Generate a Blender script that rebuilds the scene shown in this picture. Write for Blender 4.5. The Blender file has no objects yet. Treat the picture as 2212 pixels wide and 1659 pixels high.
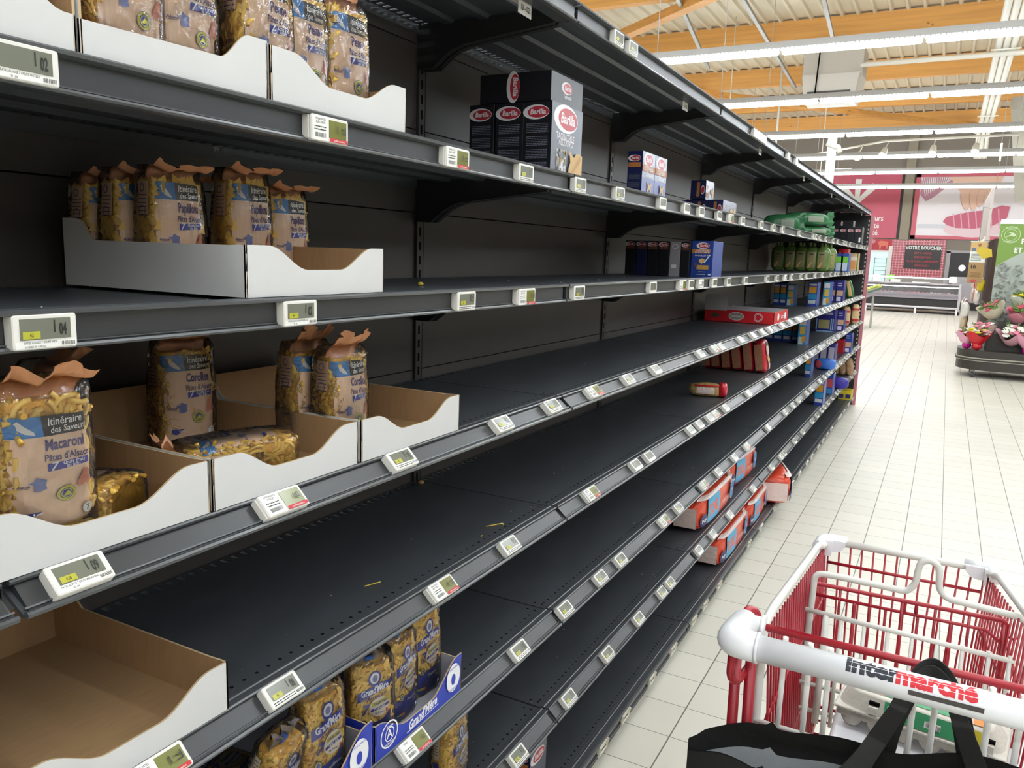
import bpy, bmesh, math, random
from mathutils import Vector, Matrix
PI = math.pi
rnd = random.Random(7)
S = bpy.context.scene
COL = S.collection

# ------------------------------------------------------------------ camera
CAM = Vector((0.80403518, -1.76430712, 1.60057568))
yaw, pitch, roll = 0.49083879, -0.16407671, 0.03277004
fw = Vector((-math.sin(yaw)*math.cos(pitch), math.cos(yaw)*math.cos(pitch), math.sin(pitch)))
rt = Vector((math.cos(yaw), math.sin(yaw), 0)); up = rt.cross(fw)
rt2 = math.cos(roll)*rt + math.sin(roll)*up; up2 = -math.sin(roll)*rt + math.cos(roll)*up
cd = bpy.data.cameras.new('camera'); cam = bpy.data.objects.new('camera', cd); COL.objects.link(cam)
cd.sensor_width = 36; cd.lens = 1722.6123*36/2212; cd.clip_start = .02; cd.clip_end = 200
mw = Matrix((rt2, up2, -fw)).transposed().to_4x4(); mw.translation = CAM; cam.matrix_world = mw
S.camera = cam
# ------------------------------------------------------------------ world, exposure
w = bpy.data.worlds.new('world'); S.world = w; w.use_nodes = True
w.node_tree.nodes['Background'].inputs[0].default_value = (1, .97, .93, 1)
w.node_tree.nodes['Background'].inputs[1].default_value = .05
S.view_settings.view_transform = 'Standard'; S.view_settings.look = 'None'
S.view_settings.exposure = 1.55; S.view_settings.gamma = 1.0; S.view_settings.use_curve_mapping = False
S.cycles.use_denoising = True
S.cycles.max_bounces = 7; S.cycles.diffuse_bounces = 3; S.cycles.glossy_bounces = 3
S.cycles.transparent_max_bounces = 10; S.cycles.sample_clamp_indirect = 4
S.cycles.use_adaptive_sampling = True; S.cycles.adaptive_threshold = .02
TUBE_E = 11.0; TUBE_NEAR = 23.0; TUBE_FAR = 19.0

# ------------------------------------------------------------------ materials
def lin(h):
    if isinstance(h, str):
        c = [int(h[i:i+2], 16)/255 for i in (0, 2, 4)]
        return tuple(x/12.92 if x <= .04045 else ((x+.055)/1.055)**2.4 for x in c)
    return h
MC = {}
def mat(name, col, rough=.5, metal=0, noise=0, nscale=20, bump=0, bscale=60, spec=.5, emis=0, coat=0, stretch=None):
    if name in MC: return MC[name]
    m = bpy.data.materials.new(name); m.use_nodes = True; MC[name] = m
    nt = m.node_tree; b = nt.nodes['Principled BSDF']; c = lin(col)
    b.inputs['Base Color'].default_value = (*c, 1); b.inputs['Roughness'].default_value = rough
    b.inputs['Metallic'].default_value = metal; b.inputs['Specular IOR Level'].default_value = spec
    b.inputs['Coat Weight'].default_value = coat
    if emis:
        b.inputs['Emission Color'].default_value = (*c, 1); b.inputs['Emission Strength'].default_value = emis
    if noise or bump:
        tc = nt.nodes.new('ShaderNodeTexCoord'); mp = nt.nodes.new('ShaderNodeMapping')
        nt.links.new(tc.outputs['Object'], mp.inputs[0])
        if stretch: mp.inputs['Scale'].default_value = stretch
        if noise:
            n = nt.nodes.new('ShaderNodeTexNoise'); n.inputs['Scale'].default_value = nscale; n.inputs['Detail'].default_value = 5
            nt.links.new(mp.outputs[0], n.inputs['Vector'])
            r = nt.nodes.new('ShaderNodeMapRange'); r.inputs[1].default_value = .3; r.inputs[2].default_value = .7
            r.inputs[3].default_value = 1-noise; r.inputs[4].default_value = 1+noise
            nt.links.new(n.outputs[0], r.inputs[0])
            mx = nt.nodes.new('ShaderNodeVectorMath'); mx.operation = 'SCALE'; mx.inputs[0].default_value = c
            nt.links.new(r.outputs[0], mx.inputs['Scale']); nt.links.new(mx.outputs[0], b.inputs['Base Color'])
        if bump:
            n2 = nt.nodes.new('ShaderNodeTexNoise'); n2.inputs['Scale'].default_value = bscale; n2.inputs['Detail'].default_value = 4
            nt.links.new(mp.outputs[0], n2.inputs['Vector'])
            bp = nt.nodes.new('ShaderNodeBump'); bp.inputs['Strength'].default_value = bump; bp.inputs['Distance'].default_value = .01
            nt.links.new(n2.outputs[0], bp.inputs['Height']); nt.links.new(bp.outputs[0], b.inputs['Normal'])
    return m
def film_mat(name, tint=(1, 1, 1), a=.1, rough=.12, bump=.6, bscale=35):
    if name in MC: return MC[name]
    m = mat(name, tint, .4, bump=bump, bscale=bscale)
    N, L, B = m.node_tree.nodes, m.node_tree.links, m.node_tree.nodes['Principled BSDF']; out = N['Material Output']
    tr = N.new('ShaderNodeBsdfTransparent'); gl = N.new('ShaderNodeBsdfGlossy'); gl.inputs['Roughness'].default_value = rough
    fr_ = N.new('ShaderNodeFresnel'); fr_.inputs[0].default_value = 1.5
    if B.inputs['Normal'].links:
        s_ = B.inputs['Normal'].links[0].from_socket; L.new(s_, gl.inputs['Normal']); L.new(s_, fr_.inputs['Normal'])
    m1 = N.new('ShaderNodeMixShader'); m2 = N.new('ShaderNodeMixShader'); m1.inputs[0].default_value = a*.5
    L.new(tr.outputs[0], m1.inputs[1]); L.new(B.outputs[0], m1.inputs[2])
    L.new(fr_.outputs[0], m2.inputs[0]); L.new(m1.outputs[0], m2.inputs[1]); L.new(gl.outputs[0], m2.inputs[2]); L.new(m2.outputs[0], out.inputs[0])
    return m
def nodes(m): return m.node_tree.nodes, m.node_tree.links, m.node_tree.nodes['Principled BSDF']

M_STEEL = mat('dark_steel', '43464b', .42, noise=.12, nscale=14, bump=.03, bscale=300, spec=.5, stretch=(1, .3, 1))
M_STEEL2 = mat('dark_rail', '323437', .36, noise=.12, nscale=18, spec=.55, stretch=(1, .25, 1))
M_RIM = mat('worn_rail_lip', '494c4f', .3, noise=.15, nscale=30, spec=.7, stretch=(1, .3, 1))
M_PANEL = mat('dark_back_panel', '4b4644', .45, noise=.12, nscale=5, stretch=(1, .6, 1.5))
M_BLACK = mat('hole_black', (.004, .004, .004), .9, spec=.1)
M_BRK = mat('bracket_steel', '2b2b2c', .4)
M_WHITEP = mat('white_plastic', 'e9e6df', .4)
M_CREAM = mat('cream_plastic', 'dcd8c8', .45)
M_LCD = mat('lcd_grey', '77796c', .18)
M_INK = mat('lcd_ink', '22261f', .4)
M_YEL = mat('lcd_yellow', 'b6b43c', .3)
M_PAPER = mat('paper_white', 'f2f1ec', .6)
M_PRINT = mat('print_black', '35342f', .7)
M_RED = mat('print_red', 'c8202c', .5)
M_CARDW = mat('card_white', 'd3d2d1', .6, noise=.02, nscale=8)
M_KRAFT = mat('kraft', 'b38f66', .8, noise=.06, nscale=25, stretch=(1, 8, 1))
M_KEDGE = mat('kraft_edge', 'c5ab86', .8)

# ------------------------------------------------------------------ mesh builder
class MB:
    def __init__(s): s.v = []; s.f = []; s.m = []; s.s = []
    def add(s, vs, fs, mi=0, sm=False):
        o = len(s.v); s.v += [tuple(v) for v in vs]
        for f in fs: s.f.append([i+o for i in f]); s.m.append(mi); s.s.append(sm)
        return s
    def box(s, a, b, mi=0):
        x0, y0, z0 = a; x1, y1, z1 = b
        vs = [(x0,y0,z0),(x1,y0,z0),(x1,y1,z0),(x0,y1,z0),(x0,y0,z1),(x1,y0,z1),(x1,y1,z1),(x0,y1,z1)]
        return s.add(vs, [(0,3,2,1),(4,5,6,7),(0,1,5,4),(1,2,6,5),(2,3,7,6),(3,0,4,7)], mi)
    def rbox(s, a, b, r=.004, mi=0, seg=3):                       # box rounded about z edges seen along y (front rounded corners)
        x0, y0, z0 = a; x1, y1, z1 = b; p = []
        for cx, cz, t0 in ((x1-r, z1-r, 0), (x0+r, z1-r, 1), (x0+r, z0+r, 2), (x1-r, z0+r, 3)):
            for i in range(seg+1):
                t = (t0+i/seg)*PI/2; p.append((cx+r*math.cos(t), cz+r*math.sin(t)))
        c = r*.35; n = len(p); mx, mz = (x0+x1)/2, (z0+z1)/2
        q = [(mx+(x-mx)*(1-c/(x1-mx)), mz+(z-mz)*(1-c/(z1-mz))) for x, z in p]
        vs = [(x, y0, z) for x, z in q]+[(x, y0+c, z) for x, z in p]+[(x, y1, z) for x, z in p]
        fs = [tuple(range(n))[::-1], tuple(range(2*n, 3*n))]
        for k in (0, n):
            fs += [(k+i, k+(i+1) % n, k+n+(i+1) % n, k+n+i) for i in range(n)]
        return s.add(vs, fs, mi)
    def prism(s, poly, fn, t, mi=(0, 0, 0)):
        """poly 2D -> fn(u,v,d) with d in (0,t); mi = front(d=t), back(d=0), edge"""
        n = len(poly); vs = [fn(u, v, 0) for u, v in poly]+[fn(u, v, t) for u, v in poly]
        s.add(vs, [tuple(range(n))[::-1]], mi[1]); o = len(s.v)-2*n
        s.f.append([o+n+i for i in range(n)]); s.m.append(mi[0]); s.s.append(False)
        for i in range(n):
            j = (i+1) % n; s.f.append([o+i, o+j, o+n+j, o+n+i]); s.m.append(mi[2]); s.s.append(False)
        return s
    def tube(s, path, r, seg=8, mi=0, closed=False, caps=True, rs=None):
        P = [Vector(p) for p in path]; n = len(P); vs = []; N = None
        for i, p in enumerate(P):
            a = P[(i-1) % n] if (closed or i > 0) else P[0]; b = P[(i+1) % n] if (closed or i < n-1) else P[-1]
            t = (b-a).normalized()
            if N is None: N = t.orthogonal().normalized()
            else:
                N = N-t*N.dot(t)
                N = N.normalized() if N.length > 1e-6 else t.orthogonal().normalized()
            B = t.cross(N); rr = rs[i] if rs else r
            vs += [p+(N*math.cos(2*PI*k/seg)+B*math.sin(2*PI*k/seg))*rr for k in range(seg)]
        fs = []
        for i in range(n if closed else n-1):
            a = i*seg; b = ((i+1) % n)*seg
            fs += [(a+k, a+(k+1) % seg, b+(k+1) % seg, b+k) for k in range(seg)]
        s.add(vs, fs, mi, True)
        if caps and not closed:
            o = len(s.v)-n*seg
            s.f.append([o+k for k in range(seg)][::-1]); s.m.append(mi); s.s.append(False)
            s.f.append([o+(n-1)*seg+k for k in range(seg)]); s.m.append(mi); s.s.append(False)
        return s
    def lathe(s, prof, seg=24, c=(0, 0, 0), mi=0, sx=1, sy=1, sm=True):
        vs = [(c[0]+r*math.cos(2*PI*k/seg)*sx, c[1]+r*math.sin(2*PI*k/seg)*sy, c[2]+z) for r, z in prof for k in range(seg)]
        fs = [(i*seg+k, i*seg+(k+1) % seg, (i+1)*seg+(k+1) % seg, (i+1)*seg+k) for i in range(len(prof)-1) for k in range(seg)]
        return s.add(vs, fs, mi, sm)
    def grid(s, fn, nu, nv, mi=0, sm=True, wrap=False):
        """fn(i/nu, j/nv)"""
        cu = nu if wrap else nu+1
        vs = [fn(i/nu, j/nv) for j in range(nv+1) for i in range(cu)]
        fs = []
        for j in range(nv):
            for i in range(nu):
                i2 = (i+1) % cu; fs.append((j*cu+i, j*cu+i2, (j+1)*cu+i2, (j+1)*cu+i))
        return s.add(vs, fs, mi, sm)
    def ball(s, c, r, mi=0, seg=10, sc=(1, 1, 1)):
        def fn(u, v):
            t = v*PI; p = u*2*PI
            return (c[0]+r*sc[0]*math.sin(t)*math.cos(p), c[1]+r*sc[1]*math.sin(t)*math.sin(p), c[2]+r*sc[2]*math.cos(t))
        return s.grid(fn, seg, seg//2+1, mi, True, True)
    def build(s, name, mats, parent=None, loc=None, label=None):
        me = bpy.data.meshes.new(name); me.from_pydata(s.v, [], s.f)
        if not isinstance(mats, (list, tuple)): mats = [mats]
        for m in mats: me.materials.append(m)
        me.polygons.foreach_set('material_index', s.m); me.polygons.foreach_set('use_smooth', s.s); me.update()
        o = bpy.data.objects.new(name, me); COL.objects.link(o)
        if parent: o.parent = parent
        if loc: o.location = loc
        if label: o['label'] = label
        return o
def tag(o, label=None, cat=None, group=None, kind=None):
    if label: o['label'] = label
    if cat: o['category'] = cat
    if group: o['group'] = group
    if kind: o['kind'] = kind
    return o
def empty(name, label, cat, loc=(0, 0, 0), rot=(0, 0, 0), group=None):
    o = bpy.data.objects.new(name, None); COL.objects.link(o); o.location = loc; o.rotation_euler = rot; o.empty_display_size = .05
    return tag(o, label, cat, group)
CH = {}
def kids(o): return [c for c in bpy.data.objects if c.parent == o] if o.name not in CH else CH[o.name]
def dup(o, loc=None, rot=None, label=None, group=None, parent=None, name=None, scale=None):
    if o.name not in CH: CH[o.name] = [c for c in bpy.data.objects if c.parent == o]
    c = o.copy(); COL.objects.link(c)
    if parent: c.parent = parent
    if name: c.name = name
    if loc is not None: c.location = loc
    if rot is not None: c.rotation_euler = rot
    if scale is not None: c.scale = scale
    if label: c['label'] = label
    if group: c['group'] = group
    CH[c.name] = []
    for k in CH[o.name]:
        CH[c.name].append(dup(k, parent=c))
    return c
class Proto:
    """first use hands out the prototype itself, later uses copy it"""
    def __init__(s, o): s.o = o; s.used = False
    def put(s, loc, rot=(0, 0, 0), label=None, group=None, scale=None):
        if not s.used:
            s.used = True; CH[s.o.name] = [c for c in bpy.data.objects if c.parent == s.o]
            s.o.location = loc; s.o.rotation_euler = rot
            if label: s.o['label'] = label
            if group: s.o['group'] = group
            if scale: s.o.scale = scale
            return s.o
        c = dup(s.o, loc, rot, label, group, scale=scale)
        if not scale: c.scale = (1, 1, 1)
        if not group and 'group' in c: del c['group']
        return c

# ------------------------------------------------------------------ flat print (decals) and lettering
TXT = {}
def text2d(body, bold=0.0):
    k = (body, bold)
    if k not in TXT:
        cu = bpy.data.curves.new('t', 'FONT'); cu.body = body; cu.size = 1; cu.align_x = 'CENTER'; cu.align_y = 'CENTER'
        cu.resolution_u = 2; cu.offset = bold; o = bpy.data.objects.new('t', cu)
        me = o.to_mesh(); me.calc_loop_triangles()
        vs = [(v.co.x, v.co.y) for v in me.vertices]; fs = [tuple(t.vertices) for t in me.loop_triangles]
        o.to_mesh_clear(); bpy.data.objects.remove(o); bpy.data.curves.remove(cu); TXT[k] = (vs, fs)
    return TXT[k]
class Print:
    def __init__(s, step=.00025): s.t = []; s.mats = []; s.lay = 0; s.step = step
    def mi(s, m):
        if m not in s.mats: s.mats.append(m)
        return s.mats.index(m)
    def tris(s, pts, fs, m):
        s.lay += 1; k = s.mi(m)
        for f in fs: s.t.append(([pts[i] for i in f], k, s.lay))
        return s
    def poly(s, pts, m):
        # fan from the centroid works for the near-convex shapes used here; ear clipping for the rest
        from mathutils.geometry import tessellate_polygon
        return s.tris(pts, tessellate_polygon([[Vector((x, y, 0)) for x, y in pts]]), m)
    def rect(s, x0, y0, x1, y1, m): return s.tris([(x0,y0),(x1,y0),(x1,y1),(x0,y1)], [(0,1,2),(0,2,3)], m)
    def ell(s, cx, cy, rx, ry, m, n=20, ring=0):
        if ring:
            p = []; f = []
            for i in range(n):
                a = 2*PI*i/n; p += [(cx+rx*math.cos(a), cy+ry*math.sin(a)), (cx+(rx-ring)*math.cos(a), cy+(ry-ring)*math.sin(a))]
            for i in range(n):
                a = 2*i; b = 2*((i+1) % n); f += [(a, b, b+1), (a, b+1, a+1)]
            return s.tris(p, f, m)
        return s.tris([(cx+rx*math.cos(2*PI*i/n), cy+ry*math.sin(2*PI*i/n)) for i in range(n)], [(0, i, i+1) for i in range(1, n-1)], m)
    def text(s, body, cx, cy, size, m, sx=1.0, rot=0, shear=0, bold=.01, arc=0):
        vs, fs = text2d(body, bold); p = []
        c, sn = math.cos(rot), math.sin(rot)
        for x, y in vs:
            X = (x+y*shear)*size*sx; Y = y*size
            if arc: Y += -arc*X*X
            p.append((cx+X*c-Y*sn, cy+X*sn+Y*c))
        return s.tris(p, fs, m)
    def lines(s, x0, y0, x1, n, dy, h, m, r=None):
        r = r or random.Random(3)
        for i in range(n):
            x = x0; pts = []; y = y0-i*dy
            while x < x1:
                wd = (x1-x0)*r.uniform(.06, .18); e = min(x+wd, x1)
                s.rect(x, y, e, y+h, m); s.lay -= 1; x = e+(x1-x0)*.02
        s.lay += 1; return s
    def build(s, name, fn, parent=None, maxe=None, label=None):
        vs = []; fs = []; ms = []; stp = s.step*min(1, 16/max(s.lay, 1))
        def emit(tri, k, l):
            if maxe:
                d = [math.dist(tri[i], tri[(i+1) % 3]) for i in range(3)]; j = d.index(max(d))
                if d[j] > maxe:
                    a, b, c = tri[j], tri[(j+1) % 3], tri[(j+2) % 3]; mm = ((a[0]+b[0])/2, (a[1]+b[1])/2)
                    emit([a, mm, c], k, l); emit([mm, b, c], k, l); return
            o = len(vs)
            for x, y in tri: vs.append(tuple(fn(x, y, l*stp)))
            fs.append((o, o+1, o+2)); ms.append(k)
        for tri, k, l in s.t: emit(tri, k, l)
        b = MB(); b.v = vs; b.f = [list(f) for f in fs]; b.m = ms; b.s = [False]*len(fs)
        return b.build(name, s.mats, parent, label=label)

# ================================================================== the hall
def struct(name, mb, mats, label=None):
    o = mb.build(name, mats); o['kind'] = 'structure'
    if label: o['label'] = label
    return o
# floor: 20 cm tiles
mf = mat('floor_tile', 'ddd9ce', .42, spec=.35)
N, L, B = nodes(mf)
tc = N.new('ShaderNodeTexCoord'); sp = N.new('ShaderNodeSeparateXYZ'); L.new(tc.outputs['Object'], sp.inputs[0])
def groove(out, off, wd):
    a = N.new('ShaderNodeMath'); a.operation = 'SUBTRACT'; L.new(out, a.inputs[0]); a.inputs[1].default_value = off
    b = N.new('ShaderNodeMath'); b.operation = 'PINGPONG'; L.new(a.outputs[0], b.inputs[0]); b.inputs[1].default_value = .1
    c = N.new('ShaderNodeMath'); c.operation = 'LESS_THAN'; L.new(b.outputs[0], c.inputs[0]); c.inputs[1].default_value = wd
    return c.outputs[0]
gx = groove(sp.outputs[0], .143, .0023); gy = groove(sp.outputs[1], .684, .0014)
mxm = N.new('ShaderNodeMath'); mxm.operation = 'MAXIMUM'; L.new(gx, mxm.inputs[0]); L.new(gy, mxm.inputs[1])
def cellid(out, off):
    a = N.new('ShaderNodeMath'); a.operation = 'SUBTRACT'; L.new(out, a.inputs[0]); a.inputs[1].default_value = off
    b = N.new('ShaderNodeMath'); b.operation = 'DIVIDE'; L.new(a.outputs[0], b.inputs[0]); b.inputs[1].default_value = .2
    c = N.new('ShaderNodeMath'); c.operation = 'FLOOR'; L.new(b.outputs[0], c.inputs[0]); return c.outputs[0]
cb = N.new('ShaderNodeCombineXYZ'); L.new(cellid(sp.outputs[0], .143), cb.inputs[0]); L.new(cellid(sp.outputs[1], .684), cb.inputs[1])
wn = N.new('ShaderNodeTexWhiteNoise'); L.new(cb.outputs[0], wn.inputs['Vector'])
mr = N.new('ShaderNodeMapRange'); mr.inputs[3].default_value = .965; mr.inputs[4].default_value = 1.03; L.new(wn.outputs['Value'], mr.inputs[0])
sc = N.new('ShaderNodeVectorMath'); sc.operation = 'SCALE'; sc.inputs[0].default_value = lin('e4e0d3'); L.new(mr.outputs[0], sc.inputs['Scale'])
mx = N.new('ShaderNodeMix'); mx.data_type = 'RGBA'; L.new(mxm.outputs[0], mx.inputs[0]); L.new(sc.outputs[0], mx.inputs[6]); mx.inputs[7].default_value = (*lin('77756c'), 1)
L.new(mx.outputs[2], B.inputs['Base Color'])
XL, XR, YB, YF, ZC = -11, 9, -7, 33, 6.9
struct('floor', MB().box((XL, YB, -.1), (XR, YF+.4, 0)), mf, 'pale square floor tiles with grey joints')
mw1 = mat('wall_taupe', '8d8478', .8, noise=.03, nscale=1)
mcg = mat('roof_deck', 'ded3bb', .6, noise=.03, nscale=2)
b = MB(); prof = []; x = XL
while x < XR:
    prof += [(x, 0), (x+.22, 0), (x+.245, -.07), (x+.295, -.07)]; x += .32
vs = []; fs = []
for (px_, pz_) in prof: vs += [(px_, YB, ZC+pz_), (px_, YF, ZC+pz_)]
for i in range(len(prof)-1): fs.append((2*i, 2*i+1, 2*i+3, 2*i+2))
b.add(vs, fs); b.box((XL, YB, ZC+.02), (XR, YF, ZC+.12)); struct('ceiling', b, mcg, 'cream corrugated metal roof deck')
struct('wall_back', MB().box((XL, YF, 0), (XR, YF+.3, ZC)), mw1)
struct('wall_left', MB().box((XL-.3, YB, 0), (XL, YF, ZC)), mw1)
struct('wall_right', MB().box((XR, YB, 0), (XR+.3, YF, ZC)), mw1)
struct('wall_front', MB().box((XL, YB-.3, 0), (XR, YB, ZC)), mw1)

# glulam beams across the aisle
mwd = mat('glulam', 'dca055', .55, noise=.12, nscale=1.4, stretch=(.35, 3, 9))
N, L, B = nodes(mwd)
tc = N.new('ShaderNodeTexCoord'); vo = N.new('ShaderNodeTexVoronoi'); vo.inputs['Scale'].default_value = 2.3
L.new(tc.outputs['Object'], vo.inputs['Vector']); lt = N.new('ShaderNodeMapRange'); lt.inputs[1].default_value = .03; lt.inputs[2].default_value = .085
lt.inputs[3].default_value = .45; lt.inputs[4].default_value = 1; L.new(vo.outputs['Distance'], lt.inputs[0])
src = B.inputs['Base Color'].links[0].from_socket; ml = N.new('ShaderNodeVectorMath'); ml.operation = 'SCALE'
L.new(src, ml.inputs[0]); L.new(lt.outputs[0], ml.inputs['Scale']); L.new(ml.outputs[0], B.inputs['Base Color'])
BY = [-3.4, .9, 5.2, 9.4, 13.6, 17.6, 22.0, 26.0, 30.3]
for y in BY:
    o = MB().box((XL, y, 6.38), (XR, y+.2, 6.86)).build('roof_beam', mwd)
    tag(o, None, None, None, 'structure')
def bar(a, b, wd, ht, m, name):
    a = Vector(a); b = Vector(b); d = (b-a); n = Vector((-d.y, d.x, 0)).normalized()*wd/2; z = Vector((0, 0, ht/2))
    vs = [a-n-z, a+n-z, a+n+z, a-n+z, b-n-z, b+n-z, b+n+z, b-n+z]
    return MB().add(vs, [(0,1,2,3),(7,6,5,4),(0,4,5,1),(1,5,6,2),(2,6,7,3),(3,7,4,0)]).build(name, m)
M_GALV = mat('galvanised', '9b9a94', .45, metal=.4)
for a, c, l in (((-6.6, 15.9, 6.3), (-3.2, 13.2, 6.3), 'orange timber brace slanting between the two nearest visible beams'),
             ((-6.2, 21.7, 6.3), (1.6, 31.0, 6.3), 'long orange timber brace crossing under the farther beams')):
    tag(bar(a, c, .24, .16, mwd, 'roof_brace'), l, 'timber brace', None, 'structure')
# steel purlin struts and thin rods of the roof
b = MB()
for a, c in (((-3.9, 12.2, 6.3), (-5.0, 19.0, 6.3)), ((-1.5, 11.0, 6.4), (-1.9, 17.8, 6.3)), ((-3.0, 11.0, 6.5), (-3.4, 22, 6.3))):
    o = bar(a, c, .07, .07, M_GALV, 'roof_strut'); tag(o, None, None, 'galvanised roof struts', 'structure')

# ------------------------------------------------------------------ strip lights
M_TUBE = mat('tube_glow', (.86, .94, 1.0), .4, emis=TUBE_E); M_TUBEF = mat('tube_glow_far', (.9, .95, 1), .4, emis=TUBE_FAR)
M_TUBEN = mat('tube_glow_near', (.86, .94, 1.0), .4, emis=TUBE_NEAR)
M_FIX = mat('fixture_grey', 'b9b8b6', .4)
def tube_mb(): return MB().tube([(0, 0, 0), (.02, 0, 0), (1.44, 0, 0), (1.46, 0, 0)], .04, 10, rs=[.022, .034, .034, .022])
def light_row(y, z, far, label, x0=-8.68, n=11, group=None):
    r = empty('strip_light', label, 'strip light', (x0, y, z), group=group)
    b = MB(); ln = n*1.5
    b.box((-.05, -.045, .04), (ln+.05, .045, .085)); b.box((-.05, -.015, .085), (ln+.05, .015, .12))
    b.build('fixture_rail', M_FIX, r)
    b = MB(); k = 0                                       # fine cross louvre on both flanks
    for i in range(int(ln/.05)): b.box((i*.05, -.05, .024), (i*.05+.012, .05, .042))
    b.build('louvre', M_FIX, r)
    t0 = tube_mb().build('tube', (M_TUBE, M_TUBEF, M_TUBEN)[int(far)], r); t0.location = (.02, 0, 0)
    for i in range(1, n):
        t = t0.copy(); COL.objects.link(t); t.location = (.02+i*1.5, 0, 0)
    b = MB()
    for i in range(1, n, 3): b.tube([(i*1.5, 0, .12), (i*1.5, 0, ZC-z-.05)], .006, 5)
    b.build('hanger', M_FIX, r); return r
ORD = ['nearest', 'second nearest', 'third nearest', 'fourth nearest', 'fifth nearest', 'farthest']
for i, y in enumerate((8.33, 11.53, 15.1, 18.7, 22.2, 26.7)):
    light_row(y, 4.0, y > 16, '%s row of white fluorescent tubes in view, hung across the aisle' % ORD[i])
for y in (5.0, 1.7, -1.6, -4.9):
    light_row(y, 4.0, 2, 'row of fluorescent tubes above and behind the photographer', group='tube rows out of view')
light_row(23.6, 4.05, True, 'slanted short row of tubes behind the white post', x0=-6.2, n=3).rotation_euler = (0, 0, -.25)

# ------------------------------------------------------------------ air unit, pipes, track, post
M_UNIT = mat('unit_grey', 'b6b0a4', .5); M_WPIPE = mat('white_pipe', 'e6e1d4', .5)
r = empty('air_handling_unit', 'grey boxed air unit hanging under the roof between the light rows', 'air unit', (-1.55, 15.3, 4.66))
MB().box((-.54, 0, .5), (.54, .75, 1.0)).build('cabinet', M_UNIT, r)
b = MB(); b.add([(-.54, -.05, .52), (.5, -.05, .52), (.42, -.05, .0), (-.48, -.05, .0), (-.54, .75, .52), (.54, .75, .52), (.44, .6, 0), (-.48, .6, 0)],
      [(0,3,2,1),(4,5,6,7),(0,1,5,4),(2,3,7,6),(1,2,6,5),(3,0,4,7)]); b.build('hopper', mat('unit_light', 'c4bfb5', .5), r)
MB().box((-.42, -.07, .02), (.36, -.05, .2)).build('inlet', mat('inlet_dark', '4b4842', .6), r)
b = MB()
for x in (-.3, .12): b.box((x, -.12, .04), (x+.14, -.07, .14))
b.build('actuator', mat('actuator_orange', 'b05a3c', .5), r)
MB().tube([(-.24, -.1, 1.0), (-.27, -.11, .12)], .015, 6).build('cable', M_BLACK, r)
for i, x in enumerate((1.16, 1.27, 1.38)):
    o = MB().tube([(x, -6, 5.3), (x, 10, 5.3), (x, 24, 5.3), (x, 24.6, 5.15), (x, 24.7, 4.6)], .055, 10).build('pipe', M_WPIPE)
    tag(o, ['left of three parallel white pipes running along under the roof', 'middle of three parallel white pipes running along under the roof', 'right of three parallel white pipes running along under the roof'][i], 'pipe')
b = MB()
for y in (11, 14.6, 18, 21.5, 24.3): b.box((1.05, y, 5.23), (1.5, y+.05, 5.25))
tag(b.build('pipe_bracket', M_WPIPE), 'white cross brackets carrying the three parallel pipes', 'pipe bracket')
tag(MB().tube([(-1, 14.8, 5.2), (5, 14.7, 5.2)], .045, 10).build('pipe', M_WPIPE), 'single white pipe leaving the right side of the air unit', 'pipe')
tag(bar((1.9, 22, 5.6), (2.4, 25, 3.6), .3, .3, mat('strut_grey', 'aaa598', .6), 'roof_strut'), 'thick pale grey slanting steel strut at the right', 'roof strut', None, 'structure')
r = tag(MB().tube([(-3.3, 20.6, 4.2), (-.7, 18.3, 4.3), (1.8, 18.0, 4.3)], .025, 6).build('track_rail', M_WPIPE), 'thin white lighting track carrying four small spotlights', 'lighting track')
M_SPOTG = mat('spot_lens', (.75, 1, .9), .3, emis=8)
sp0 = empty('track_spotlight', '', 'spotlight'); MB().lathe([(0, .12), (.05, .12), (.07, .02), (.08, -.06), (0, -.06)], 12).build('lamp_head', M_WPIPE, sp0)
MB().lathe([(0, -.065), (.07, -.062), (.078, -.05)], 12).build('lens', M_SPOTG, sp0); MB().tube([(0, 0, .1), (0, 0, .3)], .012, 5).build('stem', M_WPIPE, sp0)
P = Proto(sp0)
for i, (x, y) in enumerate(((-1.32, 18.9), (-.73, 18.3), (.25, 18.2), (1.05, 18.1))):
    P.put((x, y, 4.05), (-.5, .3 if i < 2 else .1, 0), '%s white track spotlight with greenish glow' % ['leftmost', 'second from left', 'third from left', 'rightmost'][i], 'spotlights on the track')
o = tag(MB().box((1.49, 17.99, 3.78), (1.53, 18.01, 4.14)).build('exit_sign', mat('exit_green', 'dfeee2', .4, emis=.5)), 'small thin pale emergency sign hanging edge-on at the right', 'sign')
MB().tube([(1.51, 18, 4.14), (1.51, 18, 5.2)], .006, 5).build('hanger', M_FIX, o)
r = empty('pole', 'tall white square post with clamp rising behind the shelf end', 'post', (-.52, 8.35, 0))
MB().box((-.045, -.045, 2.1), (.045, .045, 3.02)).build('mast', mat('post_white', 'd8d6d2', .5), r)
MB().box((-.06, -.03, 0), (-.0, .03, 2.2)).build('foot_tube', M_GALV, r)
MB().tube([(-.05, -.06, 2.95), (.08, -.06, 2.9), (.1, -.06, 2.84)], .03, 8).build('clamp', M_WPIPE, r)
for i, (x, y, z) in enumerate(((-3.4, 20, 4.2), (-2.4, 21, 4.4), (-3.9, 17, 3.2))):
    tag(MB().tube([(x, y, z-2.2), (x, y, ZC)], .012 if i else .03, 5).build('ceiling_rod', M_WPIPE), ['thick white vertical rod with ring under the roof', 'thin white rod left of the post', 'thin black cable hanging left of the air unit'][i], 'rod')

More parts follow.
